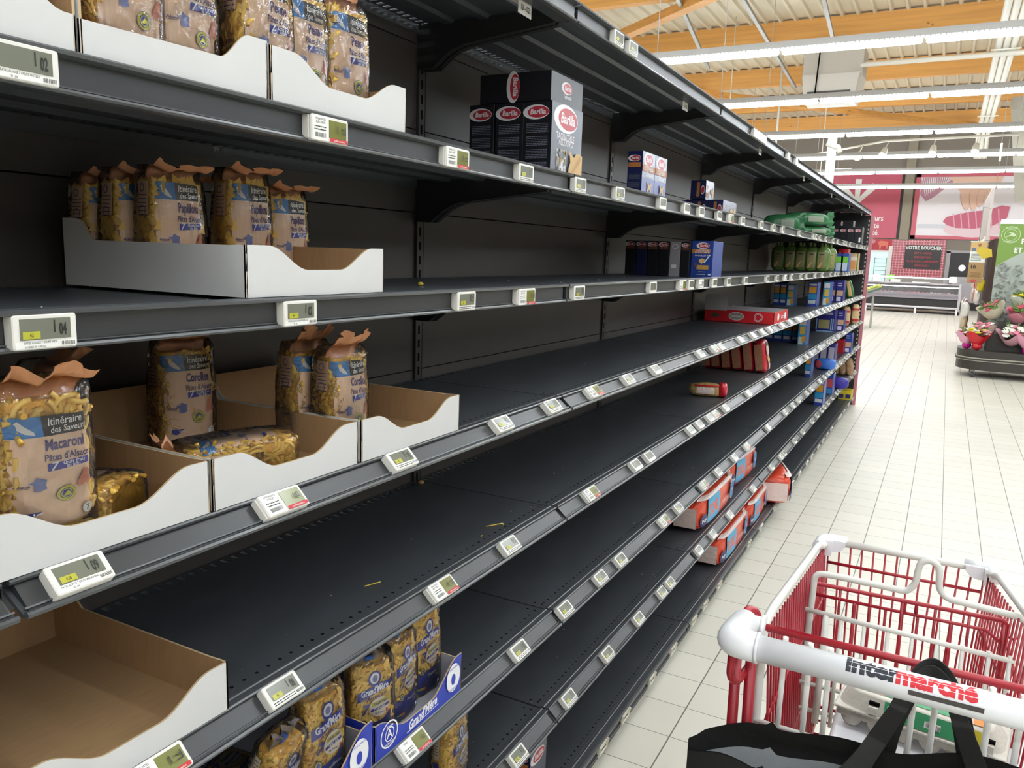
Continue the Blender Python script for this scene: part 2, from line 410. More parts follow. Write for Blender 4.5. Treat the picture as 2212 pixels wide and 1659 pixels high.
# ------------------------------------------------------------------ back wall, butcher's
YW = 33.0
def wallmap(y): return lambda u, v, o: (u, y-o, v)
def panel(name, x0, z0, x1, z1, y, th, m, label, cat): return tag(MB().box((x0, y-th, z0), (x1, y, z1)).build(name, m), label, cat)
M_PINK = mat('panel_pink', 'c9566a', .5); M_PINK2 = mat('panel_frame_pink', 'd0606f', .5)
o = panel('wall_panel', -6.5, 2.6, -1.09, 5.03, YW, .12, M_PINK, 'large plain pink wall panel with white slogan behind the shelf end', 'wall panel')
p = Print(.004); 
p.text('viandes saveurs', -2.35, 3.35, .3, M_PAPER, sx=.8); p.text('tracabilité', -2.2, 3.07, .3, M_PAPER, sx=.8); p.text('de qualité.', -2.2, 2.8, .3, M_PAPER, sx=.8)
for a, ln in ((.0, .9), (.75, .9), (-.75, .9), (1.5, .55)):       # the starburst of white strips above the slogan
    c, s_ = math.cos(a+PI/2), math.sin(a+PI/2); X, Z = -2.62, 3.95
    p.poly([(X-s_*.08, Z+c*.08), (X+s_*.08, Z-c*.08), (X+s_*.12+c*ln, Z-c*.12+s_*ln), (X-s_*.12+c*ln, Z+c*.12+s_*ln)], M_PAPER)
p.build('lettering', wallmap(YW-.124), o)
panel('wall_post', -1.09, 2.6, -.98, 5.05, YW, .1, mat('post_dark', '3a332d', .6), 'dark vertical strip beside the pink panel', 'trim')
o = MB().box((-.98, YW-.25, 2.55), (-.66, YW, ZC)).build('wall_column', mat('col_taupe', '9a907e', .7)); tag(o, None, None, None, 'structure')
po = empty('wall_poster', 'huge lit poster of a hand tying a pink roast, in a pink frame', 'poster', (0, 0, 0))
b = MB(); X0, X1, Z0, Z1 = -.6, 6.2, 2.6, 5.6-.55; t = .16
for a, c in (((X0, Z0), (X1, Z0+.13)), ((X0, Z1-t), (X1, Z1)), ((X0, Z0), (X0+t, Z1)), ((X1-t, Z0), (X1, Z1))): b.box((a[0], YW-.14, a[1]), (c[0], YW, c[1]))
b.build('poster_frame', M_PINK2, po)
MB().box((X0+t, YW-.1, Z0+.13), (X1-t, YW-.02, Z1-t)).build('poster_sheet', mat('poster_white', 'f4eef0', .5), po)
p = Print(.004); M_SK = mat('poster_skin', 'f0c7ae', .5); M_SK2 = mat('poster_skin_line', 'd99a8a', .5); M_MEAT = mat('poster_meat', 'c95f77', .5); M_FAT = mat('poster_fat', 'eccdd2', .5); M_SLV = mat('poster_sleeve', 'c58fa2', .5)
p.rect(-.4, 3.0, .9, 3.15, mat('poster_shadow', 'd9dadf', .5))
p.poly([(-.42, 4.88), (-.42, 4.25), (-.2, 4.0), (.05, 4.15), (.65, 4.7), (.8, 4.88)], M_SLV)
for i in range(16): p.poly([(-.42+i*.075, 4.87), (-.39+i*.075, 4.87), (-.22+i*.055, 4.2+i*.04), (-.25+i*.055, 4.2+i*.04)], M_PAPER)
p.poly([(.5, 4.88), (.58, 4.8), (.85, 4.4), (1.2, 4.15), (1.75, 4.2), (2.1, 4.5), (2.25, 4.88)], M_SK)
for x, z, w_, l_, a in ((1.08, 3.82, .13, .42, .25), (1.35, 3.85, .13, .45, .12), (1.6, 3.95, .13, .42, -.1), (1.82, 4.0, .1, .35, -.3)):
    q = [(x+ (w_*math.cos(t_))*math.cos(a)-(l_*math.sin(t_))*math.sin(a), z+.25+(w_*math.cos(t_))*math.sin(a)+(l_*math.sin(t_))*math.cos(a)) for t_ in [2*PI*k/18 for k in range(18)]]
    p.poly(q, M_SK2); p.poly([(X*.97+x*.03+.01, Z+.02) for X, Z in q], M_SK)
p.ell(1.45, 2.98, .95, .3, M_FAT, 28)
p.poly([(.45, 3.25), (.55, 3.42), (.85, 3.5), (1.3, 3.62), (1.9, 3.68), (2.3, 3.85), (2.55, 3.8), (2.5, 3.4), (2.1, 3.12), (1.5, 3.0), (.9, 3.02), (.6, 3.12)], M_MEAT)
for i in range(7): p.poly([(.85+i*.24, 3.02), (.88+i*.24, 3.02), (.78+i*.24, 3.56+.03*i), (.74+i*.24, 3.54+.03*i)], mat('poster_string', 'e7a6b4', .5))
p.build('picture', wallmap(YW-.101), po)
# red mosaic with the black board
mt = mat('mosaic_red', 'a83440', .3)
N, L, B = nodes(mt); tc = N.new('ShaderNodeTexCoord'); br = N.new('ShaderNodeTexBrick'); mp = N.new('ShaderNodeMapping')
L.new(tc.outputs['Object'], mp.inputs[0]); mp.inputs['Rotation'].default_value = (PI/2, 0, 0); L.new(mp.outputs[0], br.inputs[0])
br.offset = 0; br.inputs['Color1'].default_value = (*lin('9a2a38'), 1); br.inputs['Color2'].default_value = (*lin('b03a46'), 1); br.inputs['Mortar'].default_value = (*lin('dd8f94'), 1)
br.inputs['Scale'].default_value = 1; br.inputs['Mortar Size'].default_value = .012; br.inputs['Brick Width'].default_value = .1; br.inputs['Row Height'].default_value = .1
L.new(br.outputs[0], B.inputs['Base Color'])
panel('tiled_wall_panel', -1.2, 1.15, .65, 2.56, YW, .03, mt, 'red mosaic tile panel around the black board', 'tile panel')
o = panel('notice_board', -.72, 1.46, .53, 2.36, YW-.035, .03, mat('board_black', '2f2725', .5), 'black board headed VOTRE BOUCHER on red mosaic tiles', 'sign')
p = Print(.004); p.text('VOTRE BOUCHER', -.09, 2.25, .18, M_PAPER, sx=.85, bold=.03); M_BR = mat('board_red', 'c03848', .5)
for t_, z in (('EST À VOTRE', 2.05), ('DISPOSITION', 1.9), ('POUR VOS COMMANDES', 1.74), ('SPÉCIALES !', 1.58)): p.text(t_, -.09, z, .1, M_BR, bold=.02)
p.build('lettering', wallmap(YW-.067), o)
o = panel('butcher_sign', -3.2, 2.12, -1.2, 2.56, YW, .05, mat('sign_red', 'b5202f', .5), 'red sign with an orange cow beside the mosaic tiles', 'sign')
p = Print(.004); M_COW = mat('cow_orange', 'e07058', .5)
p.poly([(-1.72, 2.45), (-1.62, 2.5), (-1.35, 2.47), (-1.34, 2.32), (-1.36, 2.18), (-1.4, 2.18), (-1.42, 2.3), (-1.58, 2.28), (-1.6, 2.17), (-1.64, 2.17), (-1.66, 2.32)], M_COW)
p.ell(-1.9, 2.47, .1, .08, mat('sign_pink', 'c98a96', .5)); p.text('boucherie', -2.5, 2.35, .2, M_PAPER)
p.build('picture', wallmap(YW-.051), o)
wd = MB().box((-3.2, YW-.02, .9), (-1.28, YW+.02, 2.1)).build('window_1', mat('window_glow', 'a9c4c0', .3, emis=.35)); tag(wd, 'pale lit window onto the preparation room', None, None, 'structure')
b = MB(); b.box((-3.2, YW-.08, 2.06), (-1.2, YW, 2.13)); b.box((-1.3, YW-.1, .9), (-1.16, YW, 2.3)); b.build('window_frame', M_WHITEP, wd)
r = empty('wire_rack', 'grey wire rack seen through the preparation room window', 'rack', (-1.55, YW-.15, 0))
b = MB()
for z in (1.2, 1.35, 1.5, 1.65, 1.8): b.tube([(-.2, 0, z), (.22, 0, z)], .008, 5)
for x in (-.2, .22): b.tube([(x, 0, .9), (x, 0, 1.85)], .012, 5)
b.build('rack_frame', M_GALV, r)
d = MB().box((.86, YW-.05, 0), (1.95, YW, 2.1)).build('door_1', mat('door_black', '1f1a19', .5)); tag(d, 'black service door with round window right of the mosaic', None, None, 'structure')
b = MB(); b.box((.70, YW-.1, 0), (.84, YW, 2.15)); b.box((.7, YW-.1, 2.1), (2.0, YW, 2.2)); b.build('door_frame', mat('frame_grey', 'a9a2a4', .5), d)
MB().lathe([(0, 0), (.11, 0)], 16).build('porthole', mat('porthole_glow', 'ffffff', .3, emis=2), d).matrix_local = Matrix.Translation((1.27, YW-.06, 1.55)) @ Matrix.Rotation(PI/2, 4, 'X')
MB().box((.98, YW-.5, .0), (2.6, YW-.3, 1.22)).build('low_partition', mat('partition_grey', 'b3adb0', .5)); tag(bpy.data.objects['low_partition'], 'light grey low partition in front of the black door', 'partition')
MB().box((.98, YW-.52, 0), (2.6, YW-.5, .28)).build('kick_plate', mat('kick_black', '252021', .6), bpy.data.objects['low_partition'])

# serve-over meat counter
r = empty('meat_counter', 'long glass-fronted butcher counter with meat trays at the far end', 'counter', (0, 28.6, 0))
M_CB = mat('counter_black', '2d2829', .5); M_CG = mat('counter_grey', '8f878d', .4); M_CL = mat('counter_light', (1, .97, .98), .4, emis=2.2)
MB().box((-4.5, 0, .12), (1.24, 1.2, .55)).build('base_cabinet', M_CB, r)
b = MB(); b.box((-4.5, -.12, .5), (1.22, .0, .56)); b.box((-4.5, -.15, .63), (1.2, -.05, .69)); b.build('bumper', M_CG, r)
MB().box((-4.5, 0, .55), (1.22, 1.1, .66)).build('display_deck', mat('deck_pale', 'd5cdd2', .4), r)
b = MB(); b.box((-4.5, .5, .86), (1.2, .55, .89)); b.box((-4.5, .3, 1.16), (1.0, .4, 1.2)); b.build('lamp_strip', M_CL, r)
MB().box((-4.5, 1.1, .66), (1.22, 1.2, .95)).build('back_panel', M_CB, r)
MB().box((-4.5, .45, .97), (1.22, 1.15, 1.0)).build('worktop', mat('worktop_grey', 'b5aeb3', .35), r)
b = MB(); b.box((1.2, -.1, .0), (1.28, .0, .8)); b.box((1.2, -.1, 0), (1.28, 1.2, .1)); b.box((1.2, -.05, .66), (1.26, 1.2, 1.02)); b.build('side_panel', mat('side_grey', 'c0babd', .5), r)
b = MB()
for x in (-4.4, -3.0, -1.55, -.02, 1.2): b.box((x-.03, -.3, 0), (x+.03, -.26, .2))
b.tube([(-4.5, -.28, .22), (1.25, -.28, .22)], .035, 8); b.build('bumper_rail', mat('rail_white', 'e8e2e6', .4), r)
g = MB().box((-4.5, -.02, .68), (1.2, -.01, 1.16)); g.build('front_glass', film_mat('counter_glass', (1, 1, 1), .12, .03, 0), r)
mm = [mat('meat_a', 'b5566a', .4), mat('meat_b', 'd98a9c', .4), mat('meat_c', 'e9d3d6', .4), mat('meat_d', '9a2e3c', .4)]
q = random.Random(2)
for i in range(26):
    x = -2.2+i*.13; b = MB(); k = q.randrange(4)
    b.box((-.055, -.09, 0), (.055, .09, .012), 1)
    for j in range(4): b.ball((q.uniform(-.03, .03), q.uniform(-.05, .05), .025), q.uniform(.02, .04), 0, 6, (1, 1.4, .7))
    o = b.build('meat_tray', [mm[k], mat('tray_white', 'e8e0e2', .4)]); o.location = (x, 28.85, .66)
    tag(o, '%s meat on a white tray, number %d from the left in the counter' % (['deep pink', 'pale pink', 'whitish', 'dark red'][k], i+1), 'meat', 'meat trays in the butcher counter')
for x, z, wx, hz, n_, l in ((-1.35, 1.0, .22, .26, 'scale', 'white weighing scale standing on the left of the counter'), (-.75, 1.0, .3, .1, 'paper_stack', 'stack of wrapping paper on the counter'), (.05, 1.0, .55, .035, 'cutting_board', 'white cutting board on the counter top'), (1.0, 1.05, .24, .2, 'price_board', 'blank white board at the right end of the counter')):
    tag(MB().rbox((x-wx/2, 28.95, z), (x+wx/2, 29.2, z+hz), .02).build(n_, M_WHITEP), l, n_.replace('_', ' '))
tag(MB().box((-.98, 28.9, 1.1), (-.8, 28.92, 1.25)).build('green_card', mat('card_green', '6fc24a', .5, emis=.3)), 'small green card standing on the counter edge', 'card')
# produce trolley left of the counter
r = empty('produce_table', 'tilted produce table with green and yellow fruit beside the counter', 'display table', (-.98, 20.0, 0))
b = MB(); b.add([(-.6, 0, .68), (.28, 0, 1.0), (.28, 1.4, 1.0), (-.6, 1.4, .68), (-.6, 0, .62), (.28, 0, .94), (.28, 1.4, .94), (-.6, 1.4, .62)], [(0,1,2,3),(4,7,6,5),(0,4,5,1),(1,5,6,2),(2,6,7,3),(3,7,4,0)])
b.build('table_top', mat('green_mat', '3e7d52', .6), r)
b = MB(); b.tube([(-.6, -.05, .66), (.3, -.05, 1.0)], .025, 6); b.tube([(-.6, -.05, .52), (.3, -.05, .86)], .02, 6)
for x in (-.5, .2): b.box((x, .1, 0), (x+.05, .15, .8))
b.build('table_frame', M_GALV, r)
for i in range(7):
    o = MB().ball((0, 0, 0), .06, 0, 10, (1.2, 1, .8)).build('melon', mat('melon_yellow', 'cfd56a', .5)); o.location = (-1.15+.055*i*1.5, 20.12+.1*(i % 3), .88+.03*i)
    tag(o, 'yellow-green fruit on the tilted produce table, number %d from the left' % (i+1), 'fruit', 'fruit on the produce table')

# ================================================================== gondola
BAY = 4/3; H = [2.1635, 1.7847, 1.5276, 1.2543, .9708, .6930, .4145, .1098]; DB = -.432
K0, K1 = -2, 6
fr = empty('gondola_frame', 'long dark steel shelving frame with slotted uprights and ribbed back', 'shelving frame', (0, 0, 0))
b = MB()
for z0, z1 in [(i*.107+.02, (i+1)*.107+.018) for i in range(20)]:
    pass
z = .03
while z < 2.15:                                                   # back: steel sheets with open seams
    z1 = min(z+.208, 2.2)
    b.box((DB-.012, K0*BAY, z+.0015), (DB-.002, K1*BAY, z1-.0015)); z = z1
b.box((DB-.03, K0*BAY, .03), (DB-.014, K1*BAY, 2.2), 1)
b.build('back_panel', [M_PANEL, M_BLACK], fr)
up0 = None
for k in range(K0, K1+1):
    if up0 is None:
        b = MB(); b.box((DB-.012, -.016, 0), (DB+.004, .016, 2.22))
        zz = .08
        while zz < 2.18:
            for s_ in (-1, 1): pass
            b.box((DB+.004, -.0035, zz), (DB+.0045, .0035, zz+.022), 1); zz += .037
        b.box((DB+.004, -.0155, .02), (DB+.0045, -.0145, 2.2), 1); b.box((DB+.004, .0145, .02), (DB+.0045, .0155, 2.2), 1)
        up0 = b.build('upright', [mat('upright_steel', '3a3735', .4), M_BLACK], fr); o = up0
    else: o = up0.copy(); COL.objects.link(o)
    o.location = (0, k*BAY, 0)
b = MB()
b.box((DB+.01, K0*BAY, 0), (-.02, K1*BAY, .066)); tag(b.build('plinth', M_BRK), 'low dark steel plinth under the bottom shelves', 'plinth')
M_END = mat('end_pink_reflect', 'c98088', .45)  # pink trim, with reddish light reflected from the butcher's put into its colour
b = MB(); b.box((DB-.03, K1*BAY+.002, 0), (.0, K1*BAY+.035, 2.12), 2); b.box((0, K1*BAY+.002, 0), (.035, K1*BAY+.035, 2.12))
for i in range(40): b.box((-.02, K1*BAY-.0015, .3+i*.045), (-.008, K1*BAY+.002, .318+i*.045), 1)
tag(b.build('end_panel', [M_END, mat('slot_pale', 'cfc5bb', .5), M_BRK]), 'pink-trimmed end panel with painted reddish reflection, closing the shelving at the far aisle end', 'end panel')

# shelf boards -------------------------------------------------------------
def extr(b, prof, y0, y1, mi=0):
    n = len(prof); vs = [(x, y0, z) for x, z in prof]+[(x, y1, z) for x, z in prof]
    fs = [(i, (i+1) % n, n+(i+1) % n, n+i) for i in range(n)]+[tuple(range(n))[::-1], tuple(range(n, 2*n))]
    return b.add(vs, fs, mi)
Y0, Y1 = .003, BAY-.003
def board():
    b = MB()
    extr(b, [(-.405, -.003), (-.022, -.003), (-.020, -.0045), (-.012, -.0045), (-.012, -.036), (-.05, -.036), (-.05, -.03), (-.0135, -.03), (-.0135, -.006), (-.405, -.006)], Y0, Y1)
    for x in (-.13, -.24, -.34):                                  # stiffening ribs underneath
        extr(b, [(x-.02, -.006), (x+.02, -.006), (x+.012, -.014), (x-.012, -.014)], Y0+.01, Y1-.01)
    y = Y0                                                        # slotted rear edge
    b.box((-.43, Y0, -.006), (-.424, Y1, -.003)); b.box((-.43, Y0, -.03), (-.428, Y1, -.006))
    while y < Y1-.012: b.box((-.424, y, -.006), (-.405, y+.014, -.003)); y += .026
    for i in range(53):                                           # punched holes along the front
        y = Y0+.03+i*.024
        vs = [(-.040+.0032*math.cos(t*PI/4), y+.0032*math.sin(t*PI/4), -.0026) for t in range(8)]; b.add(vs, [tuple(range(8))], 1)
    for y in (Y0+.018, Y1-.018):
        for x in (-.04, -.06): b.add([(x+.0032*math.cos(t*PI/4), y+.0032*math.sin(t*PI/4), -.0026) for t in range(8)], [tuple(range(8))], 1)
    return b
def rail_up():
    b = MB()
    extr(b, [(-.020, -.0042), (-.019, 0), (-.013, .0008), (-.011, -.0005), (-.004, -.0005), (-.002, .0012), (.007, .0012), (.010, -.001), (.009, -.0045), (-.004, -.006)], Y0+.001, Y1-.001, 1)
    extr(b, [(-.004, -.006), (-.0045, -.0365), (-.008, -.0365), (-.0115, -.006)], Y0+.006, Y1-.006, 0)
    extr(b, [(-.0045, -.0355), (.0025, -.0365), (.0035, -.039), (.002, -.0415), (-.010, -.0415), (-.0115, -.0365)], Y0+.001, Y1-.001, 1)
    extr(b, [(-.004, -.0335), (-.0015, -.0335), (-.0015, -.035), (-.004, -.035)], Y0+.002, Y1-.002, 1)
    return b
def rail_low():
    b = MB()
    extr(b, [(-.022, -.0042), (-.021, 0), (-.015, .0008), (-.013, -.0005), (-.007, -.0005), (-.005, .001), (.001, .001), (.003, -.001), (.002, -.004), (-.004, -.005)], Y0+.001, Y1-.001, 1)
    extr(b, [(-.002, -.0045), (.0255, -.0285), (.0235, -.031), (-.0115, -.010), (-.0115, -.0045)], Y0+.006, Y1-.006, 0)
    extr(b, [(.024, -.0275), (.029, -.0265), (.0315, -.029), (.030, -.033), (.018, -.034), (-.0115, -.016), (-.0115, -.0105), (.0235, -.031)], Y0+.001, Y1-.001, 1)
    extr(b, [(.0215, -.0235), (.0235, -.0228), (.0245, -.0245), (.0225, -.0262)], Y0+.002, Y1-.002, 1)
    return b
def rail_base():
    b = MB()
    extr(b, [(-.020, -.0042), (-.019, 0), (-.012, .0008), (-.010, -.0008), (.004, -.0012), (.006, 0), (.013, -.001), (.016, -.006), (.015, -.012), (.004, -.014), (-.012, -.012)], Y0+.001, Y1-.001, 1)
    extr(b, [(.002, -.013), (.008, -.038), (.004, -.04), (-.006, -.014)], Y0+.006, Y1-.006, 0)
    extr(b, [(.007, -.036), (.0125, -.037), (.012, -.041), (-.01, -.041), (-.01, -.038), (.004, -.039)], Y0+.001, Y1-.001, 1)
    return b
def brk():
    P_ = [(-.43, -.008), (-.43, -.112), (-.405, -.115), (-.385, -.113), (-.366, -.1), (-.35, -.086), (-.325, -.073), (-.295, -.064), (-.24, -.056), (-.16, -.049), (-.052, -.038), (-.052, -.008)]
    b = MB(); extr(b, P_, -.0055, .0055)
    extr(b, [(-.43, -.112), (-.43, -.1145), (-.385, -.1155), (-.366, -.102), (-.348, -.088), (-.325, -.0755), (-.295, -.0665), (-.16, -.0515), (-.052, -.0405), (-.052, -.038), (-.16, -.049), (-.295, -.064), (-.325, -.073), (-.35, -.086), (-.366, -.1), (-.385, -.113)], -.009, .009)
    return b
LN = ['top', 'second', 'third', 'fourth', 'fifth', 'sixth', 'seventh', 'bottom']
BN = {-2: 'at the left picture edge', -1: 'in the nearest bay', 0: 'in the second bay', 1: 'in the third bay', 2: 'in the fourth bay', 3: 'in the fifth bay', 4: 'in the sixth bay', 5: 'in the far end bay'}
protos = {}
for key, rf in (('up', rail_up), ('low', rail_low), ('base', rail_base)):
    r = empty('shelf', '', 'shelf')
    if key == 'up': bo = board().build('shelf_board', [M_STEEL, M_BLACK], r); bk = brk().build('bracket', M_BRK, r); bk.location = (0, .012, 0)
    else:
        c = bo.copy(); COL.objects.link(c); c.parent = r
        if key != 'base': c = bk.copy(); COL.objects.link(c); c.parent = r
    if key != 'base':
        c = bk.copy(); COL.objects.link(c); c.parent = r; c.location = (0, BAY-.012, 0)
    rf().build('price_rail', [M_STEEL2, M_RIM], r); protos[key] = Proto(r)
for l in range(8):
    key = 'up' if l < 3 else ('low' if l < 7 else 'base')
    for k in range(K0, K1):
        if k == K0 and l in (5, 6, 7): continue
        protos[key].put((0, k*BAY, H[l]), (0, 0, 0), '%s%s dark steel shelf %s' % (LN[l], '' if l in (0, 7) else ' from the top', BN[k]), 'shelves of the long gondola')

# ------------------------------------------------------------------ price tags
def tag_housing(wd, red):
    b = MB()
    b.rbox((-wd/2, -.014, -.0175), (wd/2, 0, .0175), .003, 0)
    if red: b.rbox((-wd/2-.003, -.011, -.0165), (-wd/2, 0, .0165), .002, 0)
    return b
def fm(y): return lambda u, v, o: (u, y-o, v)
def lcd_print(p, digits, yel, cx, w_):
    if digits:
        p.text(digits[0], cx+w_*.17, .0045, .017, M_INK, sx=.6, bold=.035); p.text(digits[1:], cx+w_*.335, .0015, .017, M_INK, sx=.46, bold=.035)
    else:
        p.rect(cx+w_*.2, -.001, cx+w_*.26, .012, M_INK); p.rect(cx+w_*.3, -.001, cx+w_*.42, .0005, M_INK); p.rect(cx+w_*.3, .006, cx+w_*.42, .0075, M_INK); p.rect(cx+w_*.4, -.001, cx+w_*.42, .012, M_INK)
    if yel: p.rect(cx-w_*.46, -.0065, cx-w_*.12, .001, M_YEL); p.text(yel, cx-w_*.29, -.003, .005, M_INK, sx=.8)
def normal_tag(digits=None, yel='42', txt=None, full=True):
    r = tag_housing(.066, False).build('price_tag', M_WHITEP)
    MB().box((-.026, -.0146, -.0075), (.026, -.0138, .0135)).build('screen', M_LCD, r)
    p = Print(.00015); lcd_print(p, digits, yel if full else None, 0, .052)
    p.build('lcd_digits', fm(-.0147), r)
    if full:
        p = Print(.00015); p.rect(-.031, -.016, .031, -.009, M_PAPER)
        if txt: p.text(txt[0], -.006, -.0105, .0032, M_PRINT, sx=.8); p.text(txt[1], -.012, -.0145, .0026, M_PRINT, sx=.8)
        else: p.lines(-.028, -.0115, .014, 2, .0032, .0013, M_PRINT)
        q = random.Random(4); x = .016
        while x < .029: p.rect(x, -.0145, x+.0006, -.0105, M_PRINT); x += q.choice((.001, .0014, .0018))
        p.build('paper_strip', fm(-.0142), r)
    r['category'] = 'price tag'; return r
def red_tag(digits=None, txt=('PENNE PATES', 'BLE 7 OEUFS')):
    r = tag_housing(.078, True).build('price_tag', M_WHITEP)
    MB().box((-.003, -.0146, -.011), (.034, -.0138, .0135)).build('screen', mat('lcd_olive', '787a3c', .18), r)
    p = Print(.00015); p.rect(-.038, -.0165, -.004, .0165, M_PAPER)
    p.text(txt[0], -.021, .012, .0042, M_PRINT, sx=.8); p.text(txt[1], -.021, .0075, .0042, M_PRINT, sx=.8); p.lines(-.034, .001, -.010, 2, .004, .0014, M_PRINT)
    q = random.Random(4); x = -.032
    while x < -.012: p.rect(x, -.0125, x+.0007, -.0065, M_PRINT); x += q.choice((.0012, .0016, .002))
    p.rect(-.003, -.0165, .0345, -.0112, M_RED); p.text('Les Mousquetaires', .016, -.0139, .0036, M_PAPER, sx=.85)
    if digits: p.text(digits, .022, .001, .012, M_INK, sx=.6, bold=.02)
    else: p.rect(.012, -.004, .014, .007, M_INK); p.rect(.02, -.004, .03, -.0025, M_INK); p.rect(.02, .002, .03, .0035, M_INK); p.rect(.028, -.004, .03, .007, M_INK)
    p.build('paper_strip', fm(-.0147), r); r['category'] = 'price tag'; return r
def white_tag():
    r = tag_housing(.066, False).build('price_tag', M_WHITEP); p = Print(.00015)
    p.rect(-.03, -.0155, .03, .0155, M_PAPER); p.lines(-.026, .009, .02, 5, .0055, .0016, M_PRINT); p.rect(.006, -.002, .026, .012, mat('lcd_pale', '9b9d94', .2))
    p.build('paper_strip', fm(-.0143), r); r['category'] = 'price tag'; return r
def empty_tag():
    b = MB(); b.rbox((-.034, -.006, -.017), (.034, 0, .017), .003); b.rbox((-.034, -.012, -.017), (.034, -.006, -.011), .002)
    b.box((-.034, -.012, -.017), (-.03, 0, .017)); b.box((.03, -.012, -.017), (.034, 0, .017))
    r = b.build('tag_holder', M_CREAM); r['category'] = 'tag holder'; return r
PT = {'n': Proto(normal_tag()), 'f': Proto(normal_tag(None, None, None, False)), 'r': Proto(red_tag()), 'w': Proto(white_tag()), 'e': Proto(empty_tag())}
SPECIAL = {(2, 0): Proto(normal_tag('102', '', ('PATES ALSACE 7 OEUFS SPATZLE', '28   205')) ), (3, 0): Proto(normal_tag('104', '42', ('PATES ALSACE 7 OEUFS NIDS', '61112228/ 20   0.250 Kg'))),
 (4, 0): Proto(normal_tag('109', '420', ('PATES ALSACE 7 OEUFS MACARONI', '28   205'))), (4, 2): Proto(normal_tag('098', '42')), (5, 1): Proto(normal_tag('108', '42')),
 (3, 1): Proto(normal_tag('102', '42', ('PATES ALSACE 7 OEUFS PAPILLON', '28   205'))), (6, 1): Proto(normal_tag('102', '42')), (6, 0): Proto(red_tag('116', ('PENNES', ''))), (4, 1): Proto(red_tag('102', ('PATES ALSACE', '7 OEUFS')))}
NOTE = {(2, 0): 'reading 1.02', (3, 0): 'reading 1.04', (4, 0): 'reading 1.09', (4, 2): 'reading 0.98', (5, 1): 'reading 1.08'}
TAGS = {
1: '0.238 0.344 1.882 1.95 2.02 2.09 2.717 2.968',
2: '-1.284 -0.853r -0.513r -0.245 0.038 0.303 0.672 0.934 1.118 1.374 1.564r 1.779 2.177 2.479 2.74 3.294 3.862 3.979 4.169 4.474 4.889 5.188 5.651 5.812 6.12 6.777 7.062 7.298 7.579 7.919',
3: '-1.281 -0.916 -0.471 -0.223r 0.06 0.627 0.945r 1.048 1.177w 1.375 1.607 1.932 2.429 2.695 2.935w 3.154 3.507 3.72 4.112 4.469 4.947 5.244 5.447 5.845 6.067 6.302 6.539 6.788 7.048 7.343 7.63',
4: '-1.267 -0.966r -0.687 -0.333 -0.09 0.164r 0.423 0.673 1.198 1.417r 1.51 1.866 2.127 2.35 2.541 2.888 3.159 3.434 3.83 3.998 4.286 4.607 4.817 5.04 5.248 5.403 5.652 5.794 5.984 6.21 6.441 6.703 6.971 7.242 7.56 7.8',
5: '-1.18r -0.972 -0.55r -0.281 0.181r 0.535 0.663 1.14 1.262 1.418 1.51r 1.68 2.135 2.6w 2.881 3.034 3.301 3.626 3.95 4.159 4.602 5.082 5.257 5.472 5.733 6.16 6.262 6.593 6.804 7.058 7.212 7.405 7.71 7.93',
6: '-0.637r -0.215 0.039 0.284 0.445 0.874r 1.046 1.401r 1.636 1.939 2.206r 2.741 3.269 3.554 3.766 4.125 4.333 4.791 5.059 5.276 5.438 5.784 5.927 6.166 6.615 6.809 6.964 7.161 7.542 7.78 7.954',
7: '-0.202 0.092 0.377 0.657 0.905 1.004 1.395 1.622 1.938 2.454 2.965 3.262w 3.369 3.767 4.111 4.554 4.825 5.089 5.26 5.494 5.779 6.106 6.283 6.568 6.853 6.98 7.384 7.723 7.876',
8: '0.397e 0.597e 0.869e 1.131e 1.42e 1.603e 1.854e 2.501e 2.819 3.249 3.648 3.888 4.189 4.544 4.785 5.169 5.439 5.716 6.012 6.589 6.756 7.047 7.498 7.93'}
OW = ['first', 'second', 'third', 'fourth', 'fifth', 'sixth', 'seventh', 'eighth', 'ninth', 'tenth', 'eleventh', 'twelfth']
for l, s_ in TAGS.items():
    it = s_.split()
    for i, t in enumerate(it):
        kd = t[-1] if t[-1].isalpha() else 'n'; y = float(t.rstrip('rwen'))
        if kd == 'n' and y > .5 and not .5 < y < 1.2 * (l > 5): kd = 'f'
        P = SPECIAL.get((l, i), PT[kd]); h = H[l-1]
        if l <= 3: loc = (-.0035, y, h-.0215); rot = (0, 0, PI/2)
        elif l < 8: loc = (.0125, y, h-.0165); rot = (math.radians(-46), 0, PI/2)
        else: loc = (.0065, y, h-.028); rot = (math.radians(12), 0, PI/2)
        nt_ = NOTE.get((l, i), {'r': 'with red stripe', 'w': 'all paper', 'e': 'empty'}.get(kd, ''))
        pos = (OW[i] if i < 12 else 'number %d' % (i+1))+' from the left'
        if i == len(it)-1: pos = 'nearest the aisle end'
        what = 'cream tag holder' if kd == 'e' else 'white price tag'
        P.put(loc, rot, ' '.join(('%s %s, %s on %s rail' % (what, nt_, pos, LN[l-1]+('' if l in (1, 8) else '-from-top'))).replace(' ,', ',').split()), 'price tags on the shelf rails')

# little clips under the top shelf
b = MB(); b.add([(-.018, -.03, 0), (.018, -.03, 0), (.018, .03, 0), (-.018, .03, 0)], [(0, 1, 2, 3)])
cl = MB().box((-.03, -.001, -.028), (.03, 0, .0)).box((-.03, -.001, -.002), (.03, .018, .0)).build('shelf_clip', M_WHITEP); cl['category'] = 'clip'
p = Print(.0002); p.text('13 - 02', 0, -.014, .016, M_PRINT, sx=.9, bold=.02); p.build('lettering', fm(-.0012), cl); PC = Proto(cl)
for i, y in enumerate((-.165, 1.03, 2.29, 3.62, 5.0, 6.3, 7.5)):
    PC.put((-.050, y, H[0]-.036), (0, 0, PI/2), '%s small white numbered clip under the top shelf' % (OW[i]+' from the left'), 'clips under the top shelf')

